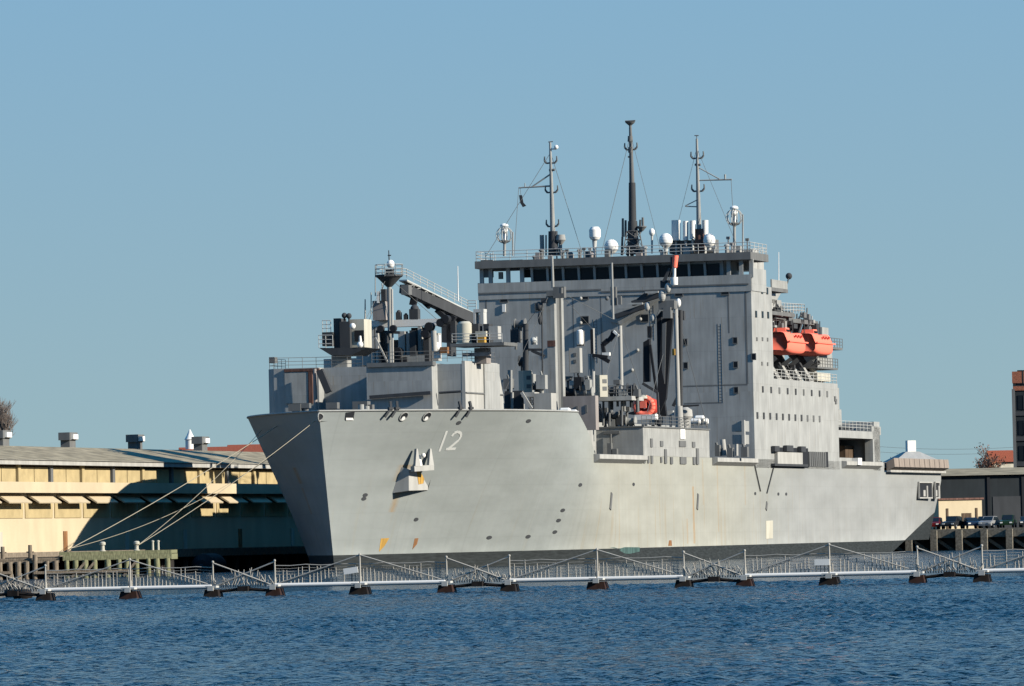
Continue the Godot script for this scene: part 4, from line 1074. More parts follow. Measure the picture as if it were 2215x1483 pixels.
func masts(ship: Node3D) -> void:
	# three masts on the bridge roof
	var a := mast(ship, Vector3(-4, 35.28, 8.21), Vector3(-4, 48.32, 8.3), 0.36, 0.13, [0.26, 0.56, 0.82], M.grey)
	var s := st(); tube(s, Vector3(-4, 35.28, 8.21), Vector3(-4, 38.06, 8.2), 0.62, 0.55, 10); add("mast_foot", s, M.dark_grey, a)
	s = st(); tube(s, Vector3(-4, 44.68, 8.32), Vector3(-4, 43.27, 10.63), 0.10, 0.08, 5); tube(s, Vector3(-4, 43.3, 8.3), Vector3(-4, 43.23, 12.19), 0.11, 0.08, 5); tube(s, Vector3(-4, 43.2, 11.41), Vector3(-4, 43.73, 11.45), 0.07, 0.05, 5); add("yard", s, M.grey, a)
	s = st(); dome(s, Vector3(-4, 47.75, 7.59), 0.26, 0.26, -1.4, 8); tube(s, Vector3(-4, 47.56, 8.2), Vector3(-4, 47.54, 7.59), 0.09, 0.09, 5); add("mast_lamp", s, M.white, a)
	s = st(); tube(s, Vector3(-4, 48.38, 8.52), Vector3(-4, 48.41, 7.96), 0.06, 0.06, 5); add("wind_vane", s, M.mid_grey, a); s = st(); tube(s, Vector3(-4, 45.12, 8.48), Vector3(-4, 45.15, 7.82), 0.16, 0.16, 6); add("mast_light", s, M.mid_grey, a)
	s = st(); tube(s, Vector3(-4, 35.33, 9.54), Vector3(-4, 37.68, 9.54), 0.26, 0.26, 6); tube(s, Vector3(-4, 35.31, 9.09), Vector3(-4, 37.66, 9.04), 0.1, 0.1, 6); tube(s, Vector3(-4, 35.26, 7.38), Vector3(-4, 36.96, 7.34), 0.22, 0.22, 6); lathe(s, Vector3(-4, 36.53, 7.29), [[0.2, 0.0], [0.6, 0.5], [0.5, 1.1]], 10); add("aerial_cluster", s, M.grey, a)
	var b := mast(ship, Vector3(-4, 35.07, -1.38), Vector3(-4, 50.18, -1.3), 0.50, 0.15, [0.80], M.mid_grey)
	s = st(); tube(s, Vector3(-4, 35.07, -1.33), Vector3(-4, 38.9, -1.31), 0.75, 0.55, 10); tube(s, Vector3(-4, 38.9, -1.31), Vector3(-4, 43.31, -1.36), 0.46, 0.40, 10); add("mast_foot", s, M.dark_grey, b)
	s = st(); lathe(s, Vector3(-4, 49.86, -1.29), [[0.12, 0.0], [0.55, 0.35], [0.6, 0.45], [0.0, 0.5]], 10); tube(s, Vector3(-4, 50.41, -0.7), Vector3(-4, 50.42, -1.91), 0.09, 0.09, 5); add("mast_head", s, M.mid_grey, b)
	s = st(); tube(s, Vector3(-4, 48.05, -1.25), Vector3(-4, 48.69, -1.26), 0.32, 0.28, 8); add("mast_aerial", s, M.mid_grey, b); s = st(); tube(s, Vector3(-4, 46.77, -1.27), Vector3(-4, 47.41, -1.29), 0.3, 0.3, 8); add("mast_aerial", s, M.mid_grey, b); s = st(); box(s, Vector3(-3.95, 46.29, -1.09), Vector3(0.3, 0.21, 0.22)); add("mast_aerial", s, M.mid_grey, b)
	s = st()
	for e in [[1347, 472, 502], [1355, 490, 520], [1385, 475, 500], [1392, 470, 492]]:
		pass
	for q in [[Vector3(-4, 37.13, -0.11), Vector3(-4, 39.26, -0.16)], [Vector3(-4, 37.12, -0.44), Vector3(-4, 39.03, -0.49)], [Vector3(-4, 37.43, -2.15), Vector3(-4, 39.02, -2.24)], [Vector3(-4, 37.95, -2.55), Vector3(-4, 39.28, -2.53)], [Vector3(-4, 35.01, 0.05), Vector3(-4, 37.13, -0.06)], [Vector3(-4, 37.65, -0.4), Vector3(-4, 37.69, -2.38)], [Vector3(-4, 34.99, -0.56), Vector3(-4, 37.47, -1.05)], [Vector3(-4, 34.93, -2.09), Vector3(-4, 37.45, -1.71)]]:
		tube(s, q[0], q[1], 0.15, 0.13, 6)
	lathe(s, Vector3(-4, 37.69, -2.38), [[0.15, 0.0], [0.6, 0.5], [0.55, 0.6]], 10); add("aerial_cluster", s, M.mid_grey, b)
	s = st(); lattice(s, Vector3(-4, 34.96, -1.33), Vector3(-4, 37.73, -1.34), 2.0, 3, 0.06, 1.2); add("lattice", s, M.mid_grey, b)
	var c := mast(ship, Vector3(-4, 35.07, -9.16), Vector3(-4, 48.06, -9.14), 0.34, 0.13, [0.54, 0.83], M.grey)
	s = st(); tube(s, Vector3(-4, 35.06, -9.22), Vector3(-4, 37.72, -9.17), 0.6, 0.5, 10); add("mast_foot", s, M.red_brown, c)
	s = st(); tube(s, Vector3(-4, 43.28, -9.3), Vector3(-4, 43.24, -13.17), 0.07, 0.10, 5); tube(s, Vector3(-4, 44.77, -9.23), Vector3(-4, 43.35, -11.71), 0.06, 0.07, 5); tube(s, Vector3(-4, 43.27, -12.36), Vector3(-4, 43.85, -12.37), 0.09, 0.12, 5); add("yard", s, M.grey, c)
	s = st(); tube(s, Vector3(-4, 41.06, -9.03), Vector3(-4, 40.42, -7.59), 0.06, 0.06, 5); tube(s, Vector3(-4, 40.37, -7.59), Vector3(-4, 40.26, -9.12), 0.07, 0.07, 5); add("lower_yard", s, M.grey, c)
	s = st(); tube(s, Vector3(-4, 47.95, -9.14), Vector3(-4, 48.43, -9.12), 0.05, 0.05, 5); tube(s, Vector3(-4, 48.44, -8.88), Vector3(-4, 48.42, -9.37), 0.06, 0.06, 5); add("wind_vane", s, M.mid_grey, c); s = st(); tube(s, Vector3(-4, 45.1, -8.85), Vector3(-4, 45.07, -9.51), 0.15, 0.15, 6); add("mast_light", s, M.mid_grey, c)
	# caged lanterns at both ends of the roof
	for g in [[Vector3(-3, 35.65, 13.79), Vector3(-3, 37.78, 13.74)], [Vector3(-3, 35.14, -13.5), Vector3(-3, 38.84, -13.59)]]:
		s = st(); tube(s, g[0] - Vector3(0, 0.3, 0), g[1] - Vector3(0, 0.9, 0), 0.18, 0.16, 6)
		lathe(s, g[1] - Vector3(0, 1.1, 0), [[0.12, 0.0], [0.45, 0.4], [0.5, 0.5]], 10)
		tube(s, g[0] + Vector3(0, -0.3, -1.0), g[1] + Vector3(0, 0.3, -1.0), 0.09, 0.09, 5)
		var ln := add("lantern_mast", s, M.grey, ship)
		s = st()
		for i in 10:
			for k in 6:
				var p0 := Vector3(cos(TAU * i / 10) * cos(-1.2 + k * 0.4), sin(-1.2 + k * 0.4), sin(TAU * i / 10) * cos(-1.2 + k * 0.4)) * 0.95
				var p1 := Vector3(cos(TAU * i / 10) * cos(-0.8 + k * 0.4), sin(-0.8 + k * 0.4), sin(TAU * i / 10) * cos(-0.8 + k * 0.4)) * 0.95
				tube(s, g[1] + p0, g[1] + p1, 0.045, 0.045, 4)
		add("lantern_cage", s, M.galvanised, ln)
		s = st(); dome(s, g[1] + Vector3(0, 0.55, 0), 0.42, 0.42, -1.4, 10); tube(s, g[1] - Vector3(0, 0.6, 0), g[1] + Vector3(0, 0.3, 0), 0.14, 0.2, 6); dome(s, g[1] + Vector3(0, 1.05, 0), 0.5, 0.3, -0.2, 10); add("lantern_top", s, M.white, ln)
	# white radomes and canisters
	s = st(); lathe(s, Vector3(-3, 36.88, 2.93), [[0.5, 0.0], [0.68, 0.3], [0.68, 1.15], [0.45, 1.45], [0.0, 1.5]], 8); var oc := add("radome", s, M.white, ship)
	s = st(); tube(s, Vector3(-3, 35.07, 3.02), Vector3(-3, 36.88, 2.98), 0.14, 0.3, 6); add("radome_base", s, M.galvanised, oc)
	radome(ship, Vector3(-3, 35.11, 0.99), Vector3(-3, 36.01, 1.02), 0.82, 0.85)
	radome(ship, Vector3(-3, 35.05, -3.79), Vector3(-3, 37.49, -3.84), 0.34, 0.45)
	radome(ship, Vector3(-3, 35.15, -5.43), Vector3(-3, 36.48, -5.46), 0.80, 0.85)
	radome(ship, Vector3(-3, 35.24, -10.57), Vector3(-3, 36.3, -10.59), 0.70, 0.85)
	for q in [[Vector3(-5, 36.54, -6.15), Vector3(-5, 38.87, -6.2), 0.52], [Vector3(-5, 36.55, -7.3), Vector3(-5, 38.73, -7.35), 0.32], [Vector3(-5, 36.63, -8.12), Vector3(-5, 38.75, -8.17), 0.36], [Vector3(-5, 36.58, -9.6), Vector3(-5, 38.75, -9.65), 0.36]]:
		s = st(); tube(s, q[0], q[1], q[2], q[2], 14); var cn := add("satellite_canister", s, M.white, ship)
		s = st(); tube(s, q[0] - Vector3(0, 1.6, 0), q[0], 0.14, 0.14, 6); add("canister_post", s, M.galvanised, cn)
	s = st(); box(s, Vector3(-6.5, 35.81, -7.89), Vector3(2, 1.49, 5.36)); add("canister_rack", s, M.mid_grey, ship)
	# small clutter along the roof edge
	var r := RandomNumberGenerator.new(); r.seed = 44
	for i in 34:
		var z := r.randf_range(-15.6, 10.5)
		var hh := r.randf_range(0.5, 1.6)
		s = st()
		var p := Vector3(r.randf_range(-5.0, -0.6), 34.65, z)
		if i % 3 == 0: box(s, p + Vector3(0, hh * 0.35, 0), Vector3(0.8, hh * 0.7, r.randf_range(0.4, 1.2)))
		elif i % 3 == 1: tube(s, p, p + Vector3(0, hh * 1.2, 0), 0.09, 0.07, 6); box(s, p + Vector3(0, hh * 1.2, 0), Vector3(0.3, 0.3, 0.4))
		else: tube(s, p, p + Vector3(0, hh * 0.7, 0), 0.22, 0.22, 8); dome(s, p + Vector3(0, hh * 0.7, 0), 0.34, 0.25, 0.0, 8)
		add("roof_fitting", s, [M.grey, M.mid_grey, M.pale_grey, M.pink_grey][i % 4], ship)
	# tall pole in front of the bridge carried by the kingpost
	s = st(); tube(s, Vector3(60, 28.83, -9.53), Vector3(60, 32.12, -9.5), 0.16, 0.14, 8); add("pole_mast", s, M.grey, ship)
	s = st(); tube(s, Vector3(42, 26.01, -11.11), Vector3(42, 32.06, -11.1), 0.14, 0.12, 8); add("pole_mast", s, M.grey, ship)

func rigging(ship: Node3D) -> void:
	for q in [[Vector3(-4, 47.14, 8.27), Vector3(-1, 35.2, 15.5)], [Vector3(-4, 47.14, 8.27), Vector3(-6, 35.37, 5.27)], [Vector3(-4, 48.9, -1.32), Vector3(-1, 35.05, 1.71)], [Vector3(-4, 48.9, -1.32), Vector3(-1, 34.92, -5.4)], [Vector3(-4, 47, -9.12), Vector3(-1, 34.76, -14.64)], [Vector3(-4, 47, -9.12), Vector3(-6, 35.12, -5.2)], [Vector3(-4, 43.23, 12.19), Vector3(-1, 35.14, 12.07)], [Vector3(-4, 43.24, -13.07), Vector3(-1, 34.78, -14.1)],
			[Vector3(66, 30.7, 6.47), Vector3(62, 25.62, 10.21)], [Vector3(66, 30.7, 6.47), Vector3(74, 22.74, 8.26)], [Vector3(66, 30.21, 6.48), Vector3(62, 25.62, 2.35)], [Vector3(61, 28.32, -9.5), Vector3(66, 17.82, -5.68)], [Vector3(61, 28.32, -9.5), Vector3(52, 25.35, -4.2)], [Vector3(60, 28.53, -9.97), Vector3(50, 24.71, -11)], [Vector3(60, 28.53, -9.97), Vector3(42, 26.01, -11.11)], [Vector3(40, 32.32, -17.55), Vector3(37, 28.51, -15.5)], [Vector3(37, 31.46, -16.75), Vector3(36, 23.87, -13.27)], [Vector3(31, 27.45, -15.25), Vector3(22, 14.46, -16.19)], [Vector3(31, 27.45, -15.25), Vector3(45, 15.94, -15.46)], [Vector3(44, 25.12, -12.39), Vector3(50, 17.93, -11.76)], [Vector3(44, 25.12, -12.39), Vector3(40, 17.54, -13.76)]]:
		var s := st(); tube(s, q[0], q[1], 0.028, 0.028, 4); add("rigging_wire", s, M.mid_grey, ship)
	for v in [[Vector3(0, 26.65, -12.31), 9.0], [Vector3(0, 27.63, 2.32), 5.0], [Vector3(0, 29, -4.43), 4.0]]:
		var s := st()
		for e in [-0.2, 0.2]: tube(s, v[0] + Vector3(0, 0, e), v[0] + Vector3(0, -v[1], e), 0.03, 0.03, 4)
		for i in int(v[1] / 0.35): tube(s, v[0] + Vector3(0, -0.3 - i * 0.35, -0.2), v[0] + Vector3(0, -0.3 - i * 0.35, 0.2), 0.025, 0.025, 4)
		add("wall_ladder", s, M.mid_grey, ship)
	var r := RandomNumberGenerator.new(); r.seed = 515
	for i in 44:
		var at := Vector3(r.randf_range(42.0, 66.0), 15.0, 0)
		at.z = r.randf_range(-11.0, 2.0) if at.x < 58.0 else r.randf_range(-8.5, 6.0)
		var hh := r.randf_range(0.8, 3.4)
		var s := st()
		if i % 4 == 0: tube(s, at, at + Vector3(0, hh * 1.5, 0), 0.11, 0.08, 6); beam(s, at + Vector3(0, hh * 1.4, 0), at + Vector3(0, hh * 1.5, r.randf_range(-1.4, 1.4)), 0.12, 0.12)
		elif i % 4 == 1: box(s, at + Vector3(0, hh * 0.35, 0), Vector3(r.randf_range(0.5, 1.2), hh * 0.7, r.randf_range(0.4, 1.1))); tube(s, at + Vector3(0, hh * 0.7, 0), at + Vector3(0, hh * 0.9, 0.1), 0.1, 0.1, 6)
		elif i % 4 == 2: lattice(s, at, at + Vector3(0, hh, 0), 0.6, 3, 0.05, 0.4)
		else: tube(s, at + Vector3(0, 0.5, -0.6), at + Vector3(0, 0.5, 0.6), 0.45, 0.45, 10); tube(s, at, at + Vector3(0, hh * 0.6, 0), 0.16, 0.12, 6)
		add("deck_gear", s, [M.mid_grey, M.grey, M.dark_grey, M.galvanised, M.pale_grey][i % 5], ship)
	for i in 26:
		var v := Vector3(r.randf_range(-38.0, -11.0), r.randf_range(26.4, 29.6), r.randf_range(-15.3, -12.0))
		if i > 15: v = Vector3(r.randf_range(-40.0, -12.0), r.randf_range(20.9, 23.5), r.randf_range(-15.6, -12.5))
		v.y -= maxf(0.0, (-v.x - 24.0) * 0.1)
		var s := st(); box(s, v, Vector3(r.randf_range(0.4, 1.4), r.randf_range(0.2, 0.7), 0.5)); beam(s, v, v + Vector3(r.randf_range(-1.4, 1.4), r.randf_range(-1.0, 0.8), 0.2), 0.14, 0.14)
		add("davit_fitting", s, [M.dark_grey, M.mid_grey, M.grey, M.pale_grey][i % 4], ship)

func midships(ship: Node3D) -> void:
	foremast(ship)
	forward_rig(ship)
	rigging(ship)
	var s := st()
	# low deck houses between forecastle and house
	box(s, Vector3(61.4, 15.63, -12.63), Vector3(1.2, 3.56, 3.5)); box(s, Vector3(60, 12.2, 2.0), Vector3(12.0, 4.0, 17.0)); var dk := add("deck_house", s, M.pink_grey, ship)
	for q in [[Vector3(62.03, 15.83, -12.41), Vector3(0.1, 1.06, 0.2)], [Vector3(62.03, 16.06, -13.41), Vector3(0.1, 0.82, 0.2)]]:
		s = st(); box(s, q[0], q[1]); add("house_door", s, M.mid_grey, dk)
	s = st(); box(s, Vector3(35, 12.6, 2.0), Vector3(50, 4.6, 26)); add("deck_house", s, M.house_grey, ship)
	# port block amidships, flush with the ship's side
	s = st(); box(s, Vector3(35.3, 12.72, -11.1), Vector3(28.5, 3.05, 10.05)); var pb := add("side_house", s, M.grey, ship)
	s = st(); box(s, Vector3(35.3, 14.3, -11.1), Vector3(28.7, 0.14, 10.3)); add("roof_edge", s, M.mid_grey, pb)
	for v in [[Vector3(46.27, 12.59, -16.17), Vector3(0.78, 0.93, 0.1)], [Vector3(42, 12.54, -16.17), Vector3(1.18, 0.59, 0.1)], [Vector3(33.09, 12.61, -16.17), Vector3(2.81, 0.65, 0.1)], [Vector3(28.24, 12.57, -16.17), Vector3(1.22, 0.6, 0.1)], [Vector3(49.31, 10.77, -16.17), Vector3(0.77, 0.68, 0.1)], [Vector3(47.68, 10.8, -16.17), Vector3(0.58, 0.73, 0.1)], [Vector3(46.23, 10.82, -16.17), Vector3(0.77, 0.83, 0.1)], [Vector3(42.25, 10.82, -16.17), Vector3(0.59, 0.59, 0.1)], [Vector3(40.46, 11.2, -16.17), Vector3(0.98, 1.54, 0.1)], [Vector3(37.94, 10.77, -16.17), Vector3(0.99, 0.75, 0.1)], [Vector3(32.95, 10.8, -16.17), Vector3(2.61, 0.75, 0.1)], [Vector3(28.1, 10.81, -16.17), Vector3(1.02, 0.81, 0.1)], [Vector3(26.62, 11.29, -16.17), Vector3(1.03, 1.77, 0.1)]]:
		s = st(); box(s, v[0], v[1]); add("vent_slot", s, M.mid_grey, pb)
	s = st(); box(s, Vector3(33.06, 13.66, -16.19), Vector3(2.01, 1.05, 0.1)); add("white_patch", s, M.white, pb)
	# its dark front, with pipes
	s = st(); box(s, Vector3(49.62, 13.74, -12.72), Vector3(0.15, 0.29, 1.78)); tube(s, Vector3(49.8, 11.3, -12.62), Vector3(49.8, 13.6, -12.67), 0.1, 0.1, 6); box(s, Vector3(50.7, 11.94, -12.78), Vector3(0.6, 1.32, 0.46)); box(s, Vector3(50.7, 11.51, -13.35), Vector3(0.6, 0.98, 0.51)); add("front_pipes", s, M.mid_grey, pb)
	# platform over the deck and legs under it
	s = st(); box(s, Vector3(49.5, 17.28, -13.6), Vector3(5, 0.44, 4.06)); var pf := add("work_platform", s, M.pale_grey, ship)
	s = st()
	for q in [[Vector3(51, 17.13, -11.61), Vector3(51, 14.49, -11.55)], [Vector3(51, 17.09, -12.92), Vector3(51, 14.46, -12.86)], [Vector3(51, 17.06, -14.29), Vector3(51, 14.42, -14.23)], [Vector3(49, 17.16, -11.72), Vector3(49, 14.51, -11.66)]]:
		tube(s, q[0], q[1], 0.13, 0.13, 6)
	add("platform_leg", s, M.mid_grey, pf)
	s = st(); rail(s, [Vector3(51.8, 17.54, -12.24), Vector3(51.8, 17.5, -15.57)], 1.1, 0.9, 0.06); add("platform_railing", s, M.mid_grey, pf)
	# machinery seen under and beside it
	var r := RandomNumberGenerator.new(); r.seed = 9
	var mats := [M.dark_grey, M.mid_grey, M.black, M.grey, M.mid_grey, M.galvanised]
	for v in [Vector3(46, 15.34, -9.74), Vector3(46, 15.57, -10.41), Vector3(46, 15.89, -11.03), Vector3(46, 15.29, -11.63), Vector3(46, 15.62, -12.25), Vector3(46, 15.11, -12.9), Vector3(46, 15.73, -13.48), Vector3(46, 14.82, -10.6), Vector3(46, 14.79, -11.87), Vector3(46, 14.88, -13.91),
			Vector3(55, 19.12, -9.52), Vector3(55, 18.62, -10.11), Vector3(55, 18.94, -10.73), Vector3(55, 18.34, -11.27), Vector3(55, 18.71, -11.78), Vector3(55, 17.99, -9.8), Vector3(55, 17.86, -10.95), Vector3(55, 17.93, -11.91), Vector3(50, 18.14, -12.88), Vector3(50, 18.46, -13.55), Vector3(50, 17.95, -14.29), Vector3(50, 18.32, -15.06), Vector3(50, 17.82, -15.71),
			Vector3(64, 18.34, -8.86), Vector3(64, 18.91, -9.22), Vector3(64, 17.78, -8.6), Vector3(64, 18.82, -5.63), Vector3(50, 21.6, -3.19), Vector3(50, 25.54, -3.02), Vector3(50, 24.82, -2.5), Vector3(50, 19.61, -4.17), Vector3(29, 15.5, -11.85), Vector3(29, 15.33, -12.52), Vector3(29, 15.7, -13.84)]:
		s = st()
		var k := r.randi() % 3
		var w := r.randf_range(0.5, 1.0); var hh := r.randf_range(0.6, 1.5)
		if k == 0:
			box(s, v, Vector3(1.0, hh, w)); tube(s, v + Vector3(0, hh * 0.5, 0), v + Vector3(0, hh * 0.5 + 0.4, 0.1), 0.12, 0.1, 6); tube(s, v, v - Vector3(0, 2.0, 0), 0.2, 0.2, 6)
		elif k == 1:
			tube(s, v + Vector3(0, 0, -w * 0.6), v + Vector3(0, 0, w * 0.6), 0.42, 0.42, 10); tube(s, v + Vector3(0, 0, -w * 0.62), v + Vector3(0, 0, -w * 0.5), 0.6, 0.6, 10); tube(s, v + Vector3(0, 0, w * 0.5), v + Vector3(0, 0, w * 0.62), 0.6, 0.6, 10); tube(s, v, v - Vector3(0, 2.0, 0), 0.2, 0.2, 6)
		else:
			tube(s, v - Vector3(0, 2.0, 0), v + Vector3(0, hh * 0.5, 0), 0.14, 0.14, 6); box(s, v + Vector3(0, hh * 0.4, 0), Vector3(0.5, 0.5, 0.7)); beam(s, v, v + Vector3(0, 0.5, r.randf_range(-1.0, 1.0)), 0.15, 0.15)
		add("deck_machinery", s, mats[r.randi() % mats.size()], ship)
	# cream control boxes with dark shelves
	for v in [[Vector3(59.25, 18.95, -6.09), Vector3(1.5, 2.66, 1.41), Vector3(60.1, 19.69, -6.48), Vector3(60.1, 18.92, -6.47)], [Vector3(53.25, 18.59, -12.71), Vector3(1.5, 2.29, 1.32), Vector3(54.1, 19.18, -13.11), Vector3(54.1, 18.5, -13.09)]]:
		var bt := Basis(Vector3.UP, 0.8)
		var c: Vector3 = v[0]; var z: Vector3 = v[1]
		s = st(); box(s, c, Vector3(z.z * 0.72, z.y, z.z * 0.72), bt); var cb := add("control_box", s, M.cream, ship)
		for k in [0.22, -0.12]:
			s = st(); box(s, c + bt * Vector3(z.z * 0.36, z.y * k, -0.1), Vector3(0.06, 0.42, 0.5), bt); add("box_opening", s, M.mid_grey, cb)
	s = st(); box(s, Vector3(65, 16.85, -9.82), Vector3(2, 1.72, 1.84)); box(s, Vector3(65, 17.61, -8.27), Vector3(2, 0.48, 1.39)); beam(s, Vector3(66.2, 17.86, -7.63), Vector3(66.2, 16.11, -8.69), 0.2, 0.3); add("stair_house", s, M.pale_grey, ship)
	s = st(); box(s, Vector3(64.75, 17.08, -6.4), Vector3(0.5, 1.97, 1.95)); add("dark_recess_plate", s, M.dark_grey, ship)  # dark plate standing in for the shade of a recess
	s = st(); for q in [[Vector3(65.2, 17.91, -6.35), Vector3(65.2, 16.09, -6.31)], [Vector3(58, 20.43, -3.98), Vector3(58, 18, -4.03)], [Vector3(66.5, 20.18, -6.63), Vector3(66.5, 17.89, -6.57)]]:
		tube(s, q[0], q[1], 0.16, 0.16, 6)
	add("stanchion", s, M.grey, ship)
	# twin-legged kingpost
	s = st(); box(s, Vector3(60.55, 21.95, -9.47), Vector3(0.9, 11.95, 0.85)); var kp := add("kingpost", s, M.grey, ship)
	s = st(); box(s, Vector3(58.15, 22, -9.56), Vector3(0.9, 12, 0.86)); add("kingpost_leg", s, M.grey, kp)
	s = st(); box(s, Vector3(59.35, 21.97, -9.37), Vector3(1.5, 11.97, 0.75)); add("kingpost_web", s, M.mid_grey, kp)
	s = st(); box(s, Vector3(61.02, 22.98, -9.51), Vector3(0.05, 0.63, 0.85)); add("rust_band", s, M.red_brown, kp)
	s = st(); box(s, Vector3(60.6, 28.21, -9.63), Vector3(1.4, 0.58, 0.9)); box(s, Vector3(60.9, 28.28, -10.48), Vector3(0.8, 1.16, 1.2)); tube(s, Vector3(62, 28.72, -10.99), Vector3(62, 28.14, -10.97), 0.2, 0.2, 8); add("kingpost_head", s, M.mid_grey, kp)
	s = st(); box(s, Vector3(61, 27.46, -8.86), Vector3(0.6, 0.48, 0.6)); tube(s, Vector3(61.5, 27.36, -8.71), Vector3(61.5, 18.06, -8.6), 0.09, 0.09, 5); dome(s, Vector3(61.5, 26.89, -8.4), 0.35, 0.5, -1.4, 8); dome(s, Vector3(61.5, 25.63, -8.47), 0.25, 0.7, -1.4, 8); add("cargo_block", s, M.dark_grey, kp)
	# lamp posts and hose arms
	s = st(); tube(s, Vector3(52, 18.11, -4.04), Vector3(52, 25.45, -4.21), 0.34, 0.30, 8); beam(s, Vector3(52, 22.72, -3.89), Vector3(52, 22.65, -6.08), 0.2, 0.25); beam(s, Vector3(52, 22.59, -4.8), Vector3(52, 21.96, -6.21), 0.2, 0.3); box(s, Vector3(51.75, 24.22, -2.9), Vector3(0.5, 1.37, 0.82)); var lp := add("derrick_post", s, M.dark_grey, ship)
	s = st(); dome(s, Vector3(52.5, 23.64, -5.17), 0.35, 0.35, -1.4, 8); box(s, Vector3(52.3, 23.62, -5.17), Vector3(0.4, 0.83, 0.61)); add("floodlight", s, M.galvanised, lp)
	s = st(); tube(s, Vector3(50, 17.85, -10.9), Vector3(50, 24.81, -11.01), 0.2, 0.2, 8); tube(s, Vector3(50, 19.82, -10.59), Vector3(50, 22.12, -10.59), 0.16, 0.16, 8); var cp := add("derrick_post", s, M.pale_grey, ship)
	s = st(); box(s, Vector3(50, 23.41, -10.93), Vector3(0.4, 2.59, 0.31)); beam(s, Vector3(50.3, 21.96, -11.02), Vector3(50.3, 21.71, -12.64), 0.35, 0.35); beam(s, Vector3(50.3, 21.84, -11.73), Vector3(50.3, 21.22, -12.83), 0.3, 0.4); add("derrick_arm", s, M.black, cp)
	s = st(); box(s, Vector3(50.05, 22.04, -12.44), Vector3(0.5, 0.34, 0.81)); add("arm_lamp", s, M.white, cp)
	s = st(); tube(s, Vector3(44, 18.01, -12.38), Vector3(44, 25.22, -12.4), 0.24, 0.22, 10); var pp := add("derrick_post", s, M.pale_grey, ship)
	s = st(); beam(s, Vector3(44.3, 24.23, -12.3), Vector3(44.3, 24.55, -11.49), 0.3, 0.4); beam(s, Vector3(44.3, 24.34, -11.79), Vector3(44.3, 23.67, -11.26), 0.4, 0.5); beam(s, Vector3(44.3, 23.72, -11.16), Vector3(44.3, 23.24, -10.54), 0.4, 0.5); beam(s, Vector3(44.3, 23.34, -10.49), Vector3(44.3, 22.4, -10.67), 0.35, 0.4); add("hose_arm", s, M.black, pp)
	s = st(); beam(s, Vector3(44.6, 24.63, -11.83), Vector3(44.6, 24.12, -12.38), 0.2, 0.25); add("arm_lamp", s, M.white, pp)
	# sloping hangar roof plate and the dark stowed jibs against the house front
	s = st(); prism(s, [Vector3(0.2, 27.3, 0.47), Vector3(0.2, 28.72, 0.33), Vector3(0.2, 28.83, -2.85), Vector3(0.2, 30.5, -6.7), Vector3(0.2, 26.89, -0.73)], Vector3(-1.15, 0, 0)); add("wedge_plate", s, M.grey, ship)
	s = st()
	beam(s, Vector3(1.2, 27.82, -0.47), Vector3(1.2, 28.87, -3.98), 0.8, 0.5); beam(s, Vector3(1.2, 29.24, -2.47), Vector3(1.2, 30.18, -5.97), 0.8, 0.55); beam(s, Vector3(1.2, 29.53, -3.13), Vector3(1.2, 30.34, -4.24), 0.5, 0.4)
	add("stowed_jib", s, M.dark_grey, ship)
	s = st(); beam(s, Vector3(1.7, 29.18, -2.05), Vector3(1.7, 29.18, -3.8), 0.35, 0.2); add("jib_rail", s, M.pale_grey, ship)
	s = st(); beam(s, Vector3(1.7, 30.43, -4.15), Vector3(1.7, 30.43, -5.68), 0.35, 0.2); add("jib_rail", s, M.pale_grey, ship)
	s = st(); box(s, Vector3(7.7, 29.88, -2.02), Vector3(0.6, 2.09, 0.65)); box(s, Vector3(7.95, 29.37, -2.82), Vector3(0.5, 0.94, 0.33)); dome(s, Vector3(8.6, 29.61, -1.48), 0.25, 0.25, -1.4, 8); add("front_locker", s, M.mid_grey, ship)
	# deck crane: two dark arms folded down, head, raised tip in white and orange
	s = st()
	prism(s, [Vector3(36, 26.38, -14.36), Vector3(36, 26.96, -14.89), Vector3(36, 18.58, -14.59), Vector3(36, 16.59, -14.33)], Vector3(-0.8, 0, 0)); prism(s, [Vector3(36.5, 26.04, -15.1), Vector3(36.5, 26.7, -16.35), Vector3(36.5, 17.46, -15.31), Vector3(36.5, 15.59, -14.44), Vector3(36.5, 18.08, -14.35)], Vector3(-0.6, 0, 0)); beam(s, Vector3(36, 18.08, -14.68), Vector3(36, 15.58, -14.98), 0.6, 0.6)
	var cr := add("deck_crane", s, M.black, ship)
	s = st(); prism(s, [Vector3(37.2, 25.52, -15.32), Vector3(37.2, 25.7, -15.74), Vector3(37.2, 19.04, -15.43), Vector3(37.2, 20.54, -15.15)], Vector3(0.1, 0, 0)); add("arm_panel", s, M.mid_grey, cr)
	s = st(); prism(s, [Vector3(34, 23.7, -12.27), Vector3(34, 24.08, -12.95), Vector3(34, 19.42, -12.84), Vector3(34, 19.39, -12.17)], Vector3(-0.8, 0, 0)); beam(s, Vector3(34, 23.42, -13.04), Vector3(34, 18.24, -13.64), 0.25, 0.3); box(s, Vector3(33.7, 24.8, -12.97), Vector3(0.6, 1.25, 0.42)); add("stowed_arm", s, M.black, cr)
	s = st(); box(s, Vector3(36.3, 27.56, -15.73), Vector3(1.4, 0.9, 1.76)); box(s, Vector3(36.9, 26.69, -15.87), Vector3(1, 1.19, 0.83)); add("crane_head", s, M.mid_grey, cr)
	for v in [[Vector3(37, 28.52, -15.29), 0.4], [Vector3(37, 29.39, -15.93), 0.35], [Vector3(37, 27.42, -13.61), 0.3], [Vector3(37, 26.16, -14.2), 0.3]]:
		s = st(); dome(s, v[0], v[1], v[1] * 1.6, -1.4, 8); add("jib_lamp", s, M.pale_grey, cr)
	s = st(); beam(s, Vector3(37, 28.52, -15.34), Vector3(37, 29.68, -16.35), 0.25, 0.3); add("crane_fitting", s, M.pale_grey, cr)
